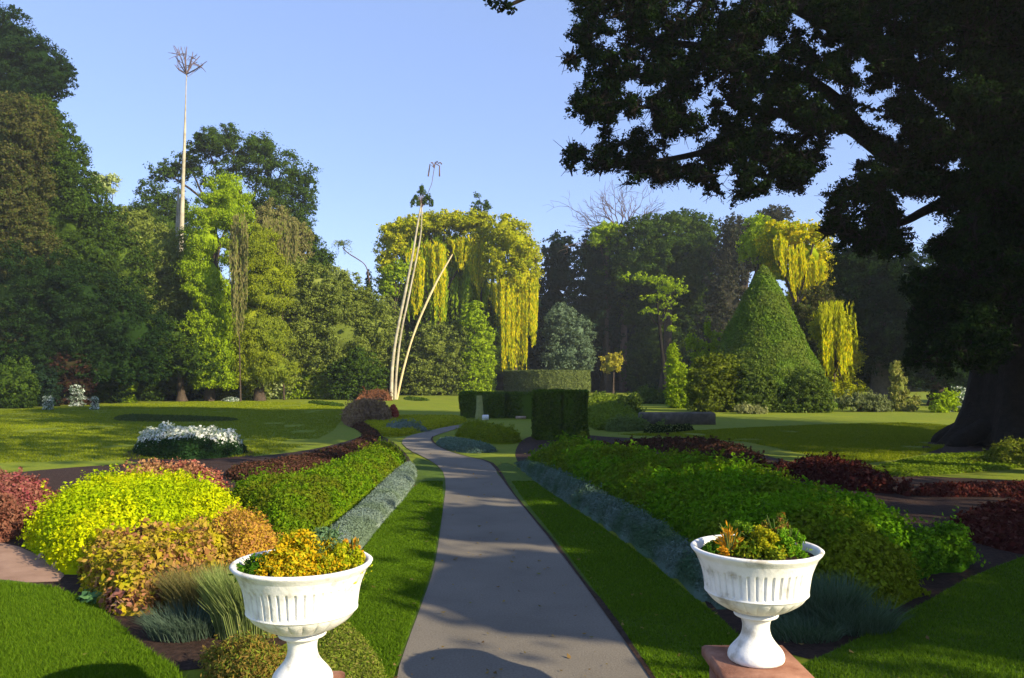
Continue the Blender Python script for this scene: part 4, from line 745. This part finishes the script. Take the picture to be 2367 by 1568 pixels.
for px, py in [(1305, 512), (1330, 522), (1350, 495), (1380, 470), (1410, 462), (1440, 455), (1470, 465), (1500, 475), (1520, 490), (1390, 500), (1460, 490)]:
    p = P(1440, 545, 100); v = P(px, py, 100) - p; l = np.linalg.norm(v); bare(mb, p, v / l, l * .45, .10, 4, .38)
mb.build('branches', m_twig, t)
# topiary cone
dc = 48.0; bcx = 1775; b = np.array([(bcx - 10 - CX) / F * (dc + 4), dc + 4, 0.]); t = thing('topiary_cone', 'huge clipped green cone shaped topiary tree on the right lawn', 'topiary', b)
hc = (HY - 612) / F * (dc + 4) + H; n = 90000; u = 1 - np.sqrt(rng.random(n)); th = rng.uniform(0, 2 * math.pi, n)
rad = 4.15 * (1 - u) ** .84 * (1 + .16 * (noise(np.column_stack([np.cos(th) * 3, np.sin(th) * 3, u * 14]), 1.0) - .5)); rad = rad + .22 * (u > .0) * (1 - u)
w = np.column_stack([b[0] + np.cos(th) * rad, b[1] + np.sin(th) * rad, u * hc]); mb = MB(); nr = unit(np.column_stack([np.cos(th), np.sin(th), np.full(n, .4)]))
w += nr * rng.normal(0, .05, (n, 1)); leafquads(mb, w, nr, .13, .6)
zz = np.linspace(0, 1, 14); lathe(mb, [((4.15 * (1 - a) ** .84) * .95, a * hc * .99) for a in zz], b, 1.0, 48); mb.build('foliage', foliage([(0.10, 0.18, 0.018), (0.14, 0.24, 0.025), (0.07, 0.13, 0.014), (0.19, 0.29, 0.04)], [(0.14, 0.20, 0.03), (0.10, 0.15, 0.02), (0.20, 0.26, 0.05)], .6), t)
mb = MB(); tube(mb, [b, b + [0, 0, hc * .9]], [.25, .05], 8); mb.build('trunk', m_bark, t)
# right hand yellow trees
cascade('flowering_tree', 'tree with thick yellow blossom curtains above the right flank of the cone', 'tree', 64, 1840,
        [[(1785, 560), (1800, 535), (1822, 560), (1818, 640), (1808, 640), (1790, 600)], [(1822, 570), (1860, 560), (1862, 620), (1850, 690), (1838, 700), (1825, 660)], [(1862, 600), (1905, 600), (1906, 660), (1895, 690), (1860, 690)]],
        f_yl, .26, 'blossom', GY, [(1800, 535, 28, 26), (1840, 545, 45, 30), (1885, 540, 35, 26), (1780, 560, 25, 40, 1), (1860, 590, 55, 40, 1), (1870, 660, 45, 60, 2), (1800, 610, 40, 60, 3), (1895, 620, 35, 70, 3), (1850, 720, 50, 50, 4)], f_yl, .18, .3)
tree('tree', 'light green tree just left of the right hand yellow blossom', 'tree', 68, 1752, [(1752, 530, 30, 30), (1740, 570, 30, 40), (1765, 580, 28, 40)], f_lm, .18, trunk=.2, group=GR)
tree('tree', 'brown twiggy undergrowth tree below the right hand yellow blossom', 'tree', 62, 1880, [(1870, 730, 40, 50), (1900, 700, 30, 50), (1860, 790, 50, 50)], f_vn, .16, trunk=.2, group=GR, fill=4, clump=0.18, tm=m_pale)
cascade('flowering_tree', 'low yellow blossoming tree between the cone and the shaded wood', 'tree', 53.5, 1935,
        [[(1900, 780), (1925, 760), (1928, 850), (1915, 875), (1902, 860)], [(1935, 770), (1968, 760), (1972, 840), (1955, 875), (1938, 860)]],
        f_yl, .24, 'blossom', GY, [(1945, 745, 24, 22), (1915, 800, 22, 40, 1), (1955, 800, 25, 50, 1), (1930, 850, 45, 30, 1), (1925, 895, 40, 26, .5), (1960, 900, 38, 26, .5), (1900, 760, 26, 50, 2), (1975, 820, 22, 50, 1)], f_yg, .14, .1, polys2=[[(1892, 700), (1975, 690), (1985, 800), (1975, 870), (1905, 870), (1895, 790)]], mat2=f_yg)
# shrubs round the cone
GK = 'shrubs round the topiary cone'
tree('shrub', 'upright bright green shrub left of the cone nearest the dark wood', 'shrub', 50, 1575, [(1560, 860, 22, 40), (1585, 890, 26, 40), (1575, 930, 32, 25), (1555, 820, 12, 25), (1595, 920, 22, 28)], f_lm, .11, group=GK, clump=0.21)
tree('shrub', 'tall ragged bright green shrub with twin tips left of the cone', 'shrub', 54, 1630, [(1600, 795, 16, 26), (1625, 820, 30, 35), (1635, 760, 8, 32), (1660, 790, 20, 30), (1650, 830, 32, 30)], f_lm, .12, group=GK, clump=0.23, airy=.25)
tree('round_bush', 'olive green multi stemmed bush in front of the left flank of the cone', 'bush', 45, 1655, [(1630, 870, 42, 42), (1670, 865, 48, 45), (1645, 910, 55, 40), (1700, 900, 45, 42)], foliage([(0.10, 0.14, 0.012), (0.15, 0.19, 0.018), (0.07, 0.10, 0.01), (0.20, 0.24, 0.03)]), .11, group=GK, clump=0.18)
tree('round_bush', 'green multi stemmed bush in front of the middle of the cone', 'bush', 44.5, 1745, [(1740, 880, 40, 45), (1765, 910, 42, 38), (1725, 920, 40, 30)], f_mid, .11, group=GK, clump=0.18)
tree('round_bush', 'small dark olive tree in front of the right flank of the cone', 'bush', 44, 1865, [(1862, 885, 42, 35), (1890, 905, 34, 32), (1845, 915, 34, 26)], f_mid, .11, group=GK, clump=0.20)
tree('low_shrub', 'pale grassy shrub on the lawn in front of the cone', 'shrub', 42.5, 1735, [(1722, 947, 22, 12), (1750, 948, 20, 10)], foliage([(0.24, 0.26, 0.10), (0.32, 0.33, 0.15), (0.16, 0.18, 0.06)]), .1, group=GK, droop=(0, 0, 1))
tree('low_shrub', 'grey green grassy shrub right of the cone', 'shrub', 45, 1990, [(1975, 930, 36, 20), (2020, 932, 36, 20)], foliage([(0.14, 0.17, 0.07), (0.20, 0.23, 0.10), (0.09, 0.12, 0.04)]), .11, group=GK, droop=(0, 0, 1))
tree('low_shrub', 'sunlit pale yellow grassy shrub at the edge of the shaded wood', 'shrub', 45.5, 2085, [(2078, 900, 18, 34), (2095, 930, 24, 22), (2070, 860, 12, 26)], foliage([(0.34, 0.32, 0.10), (0.26, 0.28, 0.07), (0.14, 0.18, 0.03)]), .11, group=GK, droop=(0, 0, 1))
tree('low_shrub', 'bright green low shrub in front of the shaded wood', 'shrub', 44, 2172, [(2170, 935, 20, 22), (2195, 920, 18, 18)], f_lm, .11, group=GK)
tree('low_shrub', 'white flowering shrub left of the big trunk', 'shrub', 45, 2225, [(2222, 922, 26, 22)], f_flw, .11, group=GK)
tree('round_bush', 'dark green shrub at the foot of the purplish brown tree', 'shrub', 58, 1500, [(1500, 920, 30, 22), (1535, 925, 30, 20), (1515, 935, 40, 14)], f_mid, .13, group=GK)
tree('round_bush', 'rounded green bush on the bright clipped bank', 'shrub', 41, 1440, [(1440, 945, 42, 26), (1455, 930, 28, 20)], f_mid, .1, group=GK)

# --- shaded wood at the right
GS = 'shaded trees right of the cone'
tree('tree', 'dark tree with a hollow pale stem right of the yellow blossom', 'tree', 56, 2040, [(2000, 600, 70, 80), (2060, 680, 90, 90), (1990, 730, 60, 80), (2050, 800, 80, 80), (1960, 640, 40, 60)], f_dk, .16, trunk=.7, group=GS, fill=3, clump=0.16, tm=m_stone)
tree('tree', 'very dark tree filling the gap left of the big trunk', 'tree', 54, 2170, [(2150, 660, 90, 80), (2220, 720, 90, 90), (2140, 800, 90, 90), (2220, 860, 90, 70)], f_dk, .16, trunk=.5, group=GS, fill=3, clump=0.16)
tree('tree', 'dark tree behind the big trunk at the right edge', 'tree', 58, 2420, [(2340, 700, 110, 120), (2480, 640, 130, 150), (2560, 800, 150, 120), (2380, 830, 120, 90)], f_dk, .18, trunk=.5, group=GS, fill=3, clump=0.16)
# far wood closing the view
mb = MB()
for k in range(56):
    a = -1.25 + 2.5 * k / 55; dd_ = 135 + 22 * math.sin(k * 2.3); x = math.sin(a) * dd_ * 1.35; y = max(20, math.cos(a) * dd_); hgt = 14 + 5 * math.sin(k * 1.7) + (2 if k % 3 else -2)
    blobcore(mb, np.array([x, y, hgt * .38]), np.array([11., 8, hgt * .62]), .35)
    c = np.array([x, y, hgt * .38]); q = unit(rng.normal(size=(1500, 3)) + [0, -.4, .2]); leafquads(mb, c + q * [11.5, 8.5, hgt * .66] * rng.uniform(.85, 1.08, (1500, 1)), q, .8, .7)
o = mb.build('distant_wood', f_dkb); o['kind'] = 'stuff'; o['label'] = 'dark distant wood closing the view behind the garden trees'; o['category'] = 'wood'

# ================================================================ THE BIG TREE
dt = 23.0; bx = 2352; b = np.array([(bx - CX) / F * dt, dt, 0.]); t = thing('big_tree', 'huge spreading tree in silhouette with a thick trunk at the right', 'tree', b)
f_big = foliage([(0.010, 0.022, 0.006), (0.016, 0.034, 0.008), (0.006, 0.014, 0.005), (0.022, 0.045, 0.010)], trans=.2)  # leaf colours darkened so the crown reads as shaded
mb = MB(); k = 26; zz = np.linspace(0, 14, k); pts = np.stack([b[0] + .25 * np.sin(zz * .3), b[1] + 0 * zz, zz], 1); th = np.arange(28) / 28 * 2 * math.pi
rad = 1.25 - .035 * zz + .45 * np.exp(-zz * 1.5); rows = []
for i in range(k):
    rr_ = rad[i] * (1 + .10 * np.sin(th * 5 + zz[i] * .25) * (1 + 1.6 * math.exp(-zz[i] * 1.2)) + .05 * np.sin(th * 11 + 2)); rows.append(np.stack([pts[i, 0] + np.cos(th) * rr_, pts[i, 1] + np.sin(th) * rr_, np.full(28, zz[i])], 1))
mb.add(np.concatenate(rows), f4=[(i * 28 + j, i * 28 + (j + 1) % 28, (i + 1) * 28 + (j + 1) % 28, (i + 1) * 28 + j) for i in range(k - 1) for j in range(28)])
for a in (2.6, 3.3, 4.1, 4.9): tube(mb, smooth_line([b + [math.cos(a) * .8, math.sin(a) * .8, .55], b + [math.cos(a) * 1.9, math.sin(a) * 1.9, .16], b + [math.cos(a) * 2.15, math.sin(a) * 2.1, -.08]], 2), np.linspace(.42, .12, 10 if False else len(smooth_line([[0, 0, 0], [1, 1, 1], [2, 2, 2]], 2))), 8, .4)
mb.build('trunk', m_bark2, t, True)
mb = MB()
def limb(px, r, dz0=0, dz1=-3): 
    w = np.array([P(p[0], p[1], dt + dz0 + (dz1 - dz0) * i / (len(px) - 1)) for i, p in enumerate(px)]); w = smooth_line(w, 2); tube(mb, w, np.interp(np.linspace(0, 1, len(w)), np.linspace(0, 1, len(r)), r), 10, .4)
limb([(2330, 520), (2230, 450), (2100, 385), (2020, 330), (1970, 292), (1905, 272), (1800, 262), (1680, 240)], [.55, .42, .33, .27, .22, .18, .12, .05])
limb([(2000, 320), (1930, 220), (1800, 150), (1640, 110), (1480, 90)], [.2, .17, .12, .09, .04], -2, -4)
limb([(2330, 360), (2200, 230), (2050, 130), (1900, 40), (1700, -60)], [.5, .4, .3, .2, .1], 0, -5)
limb([(2230, 450), (2150, 480), (2080, 520), (2000, 540)], [.2, .15, .1, .04], -1, 0)
limb([(1800, 262), (1700, 330), (1600, 360), (1480, 380), (1360, 370)], [.11, .09, .07, .05, .02], -3, -4)
limb([(1905, 272), (1850, 330), (1780, 400), (1740, 460)], [.12, .09, .06, .03], -3, -3)
limb([(2340, 100), (2250, -80), (2100, -200)], [.5, .3, .15], 0, -2)
limb([(1700, -60), (1500, -80), (1300, -40), (1190, 5), (1150, 30)], [.1, .08, .06, .04, .015], -5, -6)
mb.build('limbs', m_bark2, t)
OUTL = np.array([(1322,-30),(1310,60),(1325,90),(1300,150),(1302,180),(1322,220),(1312,270),(1370,300),(1365,330),(1296,350),(1302,395),(1360,408),(1420,398),(1408,440),(1440,468),(1480,440),(1482,410),(1530,440),(1538,480),(1565,470),(1562,425),(1620,430),(1680,470),(1715,492),(1760,462),(1800,450),(1860,440),(1902,395),(1908,340),(1930,312),(1985,322),(2000,350),(1972,390),(1980,420),(1890,436),(1880,480),(1895,500),(1888,545),(1925,560),(1955,605),(2010,585),(2090,640),(2100,560),(2095,490),(2145,455),(2165,560),(2200,660),(2250,700),(2300,760),(2420,760),(2600,640),(2600,-60)], float)
HOLES = [(1622, 245, 24), (1692, 262, 20), (1848, 38, 34), (1660, 215, 16), (1905, 120, 22), (1992, 215, 26), (1985, 150, 16), (1575, 330, 12), (1500, 300, 12), (1990, 265, 14), (2075, 310, 12), (1745, 240, 10), (1610, 370, 14), (1540, 360, 10), (2120, 500, 20), (1450, 210, 8), (2190, 240, 14), (2225, 60, 12), (1640, 300, 10)]
BB = []; rs = np.random.default_rng(5)
while len(BB) < 1150:
    p = rs.uniform((1290, -40), (2600, 770)); r = rs.uniform(14, 36)
    if not inpoly(p[None], OUTL)[0] or edged(p[None], OUTL)[0] < r * .5: continue
    if any(math.hypot(p[0] - h[0], p[1] - h[1]) < h[2] * .6 + r * .6 for h in HOLES): continue
    BB.append((p[0], p[1], r * rs.uniform(.9, 1.3), r, rs.uniform(-3.5, 1.5), rs.uniform(.6, 1.1)))
for _ in range(90): BB.append((rs.uniform(2235, 2560), rs.uniform(-30, 820), rs.uniform(30, 55), rs.uniform(30, 50), rs.uniform(-5, .5), 1.0))
for _ in range(70): BB.append((rs.uniform(2120, 2290), rs.uniform(560, 850), rs.uniform(24, 46), rs.uniform(24, 40), rs.uniform(-2.5, 2), .9))
mb = MB(); tips = crown(mb, BB, 20.0, .062, 1.0, core=0, airy=.15, clump=.42, thick=.7)
v_ = mb.v[:]; mb.v = []; mb.f4 = []; mb.n = 0                        # thin the leaves in small openings
for a_ in v_:
    q_ = a_.reshape(-1, 4, 3); m_ = q_.mean(1); xz = m_[:, [0, 2]]; op = .62 * noise(xz, 2.3, 11) + .38 * noise(xz, 5.5, 12)
    k_ = (op > .385) | (m_[:, 0] > 11.0 + rng.normal(0, .6, len(m_))); q_ = q_[k_]
    if len(q_): mb.add(q_.reshape(-1, 3), f4=np.arange(4 * len(q_)).reshape(-1, 4))
mb2 = MB()
for c, cc in tips:
    for q in cc[:7]:
        m2 = (c + q) / 2 + rng.normal(size=3) * .1; tube(mb2, [c, m2, q], [.028, .02, .01], 4)
        for _ in range(3): e = q + rng.normal(size=3) * .13; tube(mb2, [m2 * .4 + q * .6, e], [.009, .005], 3)
mb2.build('twigs', m_bark2, t)
# the hanging sprig at the top, and the part of the crown above and right of the picture
crown(mb, [(1155, 12, 26, 16, -6, .9), (1180, 22, 14, 12, -6, .9), (1135, 4, 18, 10, -6, .9), (1165, 35, 8, 8, -6, .8)], 20.0, .07, .8, core=0, airy=.3, clump=.35)
OUT = [(1500, -140, 220, 130), (1750, -160, 240, 140), (2050, -180, 260, 160), (2350, -150, 260, 170), (2600, 50, 260, 230), (2650, 400, 260, 230), (2850, 250, 260, 260), (2300, -380, 350, 150), (1900, -360, 330, 140), (2750, -200, 300, 220), (2950, 550, 240, 200)]
crown(mb, OUT, 21.0, .22, .55, core=.62, clump=.22, thick=.8)
for c, r in [((22, 17, 12), 5), ((24, 20, 18), 6), ((20, 14.5, 17), 4.6), ((27, 15, 9), 5), ((18, 19, 23), 6), ((29, 20, 14), 6)]:  # unseen crown lumps added to shade the trunk, limbs and lawn
    c = np.array(c, float); blobcore(mb, c, np.full(3, r * .8), .3); q = unit(rng.normal(size=(9000, 3))); leafquads(mb, c + q * r * rng.uniform(.75, 1.12, (9000, 1)), q, .25, .6)
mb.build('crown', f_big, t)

# ================================================================ UNSEEN TREES ON THE SUNNY SIDE, CROWNS SHAPED TO CAST SHADE
SX, SY = SD[0] / SD[2], SD[1] / SD[2]
def shade(name, label, x, y, blobs, n=1.0, L=.35, tr=.4, airy=0.0):
    blobs = [(gx + SX * z, gy + SY * z, z, rx, ry, rz) for gx, gy, z, rx, ry, rz in blobs]; x, y = blobs[0][0], blobs[0][1]
    b = np.array([x, y, 0.]); t = thing(name, label, 'tree', b, 'trees outside the view on the sunny side'); mb = MB()
    for (bx_, by_, bz, rx, ry, rz) in blobs:
        c = np.array([bx_, by_, bz]); r = np.array([rx, ry, rz])
        if not airy: blobcore(mb, c, r * .75, .25)
        m = int(n * 26 * (rx * rz + ry * rz)); u = unit(rng.normal(size=(m, 3))); q = c + u * r * rng.uniform(.4 if airy else .75, 1.05, (m, 1))
        if airy: q = q[noise(q, .55, 3) > airy]; u = unit(q - c)
        leafquads(mb, q, u, L, .7)
    mb.build('crown', f_dk, t); trunk_mb(b, b + [0, 0, max(q[2] for q in blobs)], tr, tr * .5).build('trunk', m_bark, t)
shade('tree', 'leafy tree right of the viewpoint shading the path', 20, 7, [(4.2, 9, 8.0, 4.4, 4.0, 2.4), (3.6, 15, 8.5, 4.2, 4.0, 2.4), (6.2, 5.5, 8, 4.4, 3.5, 2.4), (9, 12, 8.5, 4.8, 5, 2.6), (9, 6, 8.5, 4.5, 4, 2.6), (4.5, 21, 9, 4.5, 4, 2.4)], airy=.26, n=1.6, L=.3)
shade('tree', 'unseen smaller dense tree shaped to shade the path', 20, 7, [(1.3, 7.3, 7, 2.6, 1.9, 1.0), (.8, 10.7, 7, 2.6, 1.8, 1.0), (.6, 14.3, 7, 2.6, 1.9, 1.0), (.3, 18.1, 7.4, 2.6, 1.9, 1.0), (0, 22.2, 7.6, 2.4, 2.2, 1.0), (7.2, 8.8, 8.4, 3.0, 2.4, 1.3), (5.8, 6.2, 8, 2.4, 1.5, 1.1), (9.5, 9, 8.4, 3.2, 2.2, 1.4)], n=1.3, L=.22)
shade('tree', 'tall leafy tree right of the viewpoint shading the left lawn', 24, 13, [(-9, 22, 14.5, 5.5, 4.5, 3.4), (-2, 27, 13, 5, 4, 3.2), (-16, 24, 17, 5, 4.5, 3.4), (-10, 30, 17, 6, 4, 3.4)], airy=.32, n=1.4, L=.35)
shade('tree', 'unseen tallest leafy tree added to shade the left lawn', 24, 13, [(-15, 34, 19, 5.5, 3.2, 2.6), (-24, 37, 22, 5, 4, 3), (-5, 37, 17, 5, 3, 2.6), (-22, 28, 20, 4.5, 3, 3)], airy=.22, n=1.6, L=.35)
# grass blades where the turf is near enough to show them
def turf(label, polys, n, h, mat, dmax=15, z=.012, w=.0045):
    mb = MB(); 
    for pl in polys:
        pl = chaikin(np.array([G(*q) for q in pl]), 1); lo, hi = pl.min(0), np.minimum(pl.max(0), [50, dmax]); lo = np.maximum(lo, [-12, 4.0]); hi[0] = min(hi[0], 9)
        p = lo + rng.random((n * 3, 2)) * (hi - lo); p = p[inpoly(p, pl)]; p = p[rng.random(len(p)) < (5.5 / np.maximum(p[:, 1], 5.5)) ** 1.3][:n]; m = len(p)
        a = rng.uniform(0, 6.28, m); hh = h * rng.uniform(.5, 1.2, m) * (.6 + .8 * noise(p, 2.5)); s = np.stack([np.cos(a), np.sin(a), 0 * a], 1) * w * (p[:, 1:2] / 6) ** .8; b = np.column_stack([p, np.full(m, z)])
        tip = b + np.column_stack([rng.normal(0, .5, m) * hh, rng.normal(0, .5, m) * hh, hh]); mb.add(np.stack([b - s, b + s, tip], 1).reshape(-1, 3), f3=np.arange(3 * m).reshape(m, 3))
    o = mb.build('grass', mat); o['kind'] = 'stuff'; o['label'] = label; o['category'] = 'grass'
f_turf = foliage([(0.07, 0.15, 0.008), (0.11, 0.20, 0.01), (0.05, 0.11, 0.006), (0.15, 0.25, 0.015)])
turf('short bright turf growing in the lower left corner', [[(-300, 1350), (100, 1352), (210, 1398), (270, 1443), (330, 1503), (435, 1568), (435, 1700), (-300, 1700)]], 90000, .035, f_turf)
turf('short turf growing on the grass verges along the path', [[(650, 1650), (800, 1330), (880, 1220), (950, 1130), (1022, 1090), (1024, 1180), (1010, 1250), (998, 1320), (970, 1400), (940, 1480), (905, 1580), (900, 1650)], [(1515, 1568), (1410, 1418), (1300, 1268), (1190, 1133), (1165, 1075), (1190, 1080), (1260, 1135), (1420, 1240), (1560, 1350), (1720, 1480), (1760, 1568), (1760, 1650), (1560, 1650)]], 90000, .022, f_turf, z=.02)
turf('short dark turf growing in the lower right corner', [[(1790, 1650), (1790, 1568), (1950, 1502), (2130, 1402), (2250, 1332), (2420, 1272), (2700, 1280), (2700, 1650)]], 70000, .03, f_turf)
hz, hn, ho = newmat('haze'); pv = hn.nodes.new('ShaderNodeVolumePrincipled'); pv.inputs['Color'].default_value = (.86, .92, .95, 1); pv.inputs['Density'].default_value = .00050; pv.inputs['Anisotropy'].default_value = .2
hn.links.new(pv.outputs[0], ho.inputs['Volume']); mb = MB(); box(mb, (-265, -65, -1), (265, 335, 45), .5); o = mb.build('haze', hz); o['kind'] = 'stuff'; o['label'] = 'thin blue air between the viewpoint and the far trees'

# fallen leaves
mb = MB(); n = 420; y = 5.2 + 20 * rng.random(n) ** 1.6; x = rng.normal(.15, 1.5, n) - .02 * y; z = .03 + rng.random(n) * .012
leafquads(mb, np.column_stack([x, y, z]), np.tile([0, 0, 1.], (n, 1)), .035 * (y / 6) ** .3, .6, nb=3); o = mb.build('fallen_leaves', foliage([(0.22, 0.13, 0.05), (0.30, 0.22, 0.07), (0.14, 0.08, 0.04), (0.20, 0.22, 0.04)])); o['kind'] = 'stuff'; o['label'] = 'fallen leaves scattered on the path and its turf verges'; o['category'] = 'leaves'

f_mt = foliage([(0.16, 0.21, 0.008), (0.22, 0.26, 0.012), (0.12, 0.17, 0.008), (0.28, 0.30, 0.02)])
def farturf(label, px, n, h):
    mb = MB(); pl = chaikin(np.array([G(*q) for q in px]), 1); lo, hi = pl.min(0), pl.max(0); p = lo + rng.random((n * 8, 2)) * (hi - lo); p = p[inpoly(p, pl)]
    p = p[(rng.random(len(p)) < (lo[1] / p[:, 1]) ** 1.2) & (noise(p, .8) > .3)][:n]; m = len(p); a = rng.uniform(0, 6.28, m); w = .012 * (p[:, 1:2] / 20)
    s = np.stack([np.cos(a), np.sin(a), 0 * a], 1) * w; bb = np.column_stack([p, np.full(m, .002)]); hh = h * rng.uniform(.4, 1.2, m)
    mb.add(np.stack([bb - s, bb + s, bb + np.column_stack([rng.normal(0, .4, m) * hh, rng.normal(0, .4, m) * hh, hh])], 1).reshape(-1, 3), f3=np.arange(3 * m).reshape(m, 3))
    o = mb.build('grass', f_mt); o['kind'] = 'stuff'; o['label'] = label; o['category'] = 'grass'
farturf('mown grass on the left lawn round the white flower bed', [(-200, 1075), (-200, 960), (0, 948), (500, 925), (800, 935), (790, 985), (690, 1040), (560, 1060), (240, 1065)], 110000, .05)
farturf('mown grass on the right lawn in front of the big tree', [(1400, 1005), (1500, 1003), (1800, 985), (2200, 975), (2200, 1030), (2100, 1060), (1980, 1075), (1860, 1050), (1690, 1015)], 70000, .05)
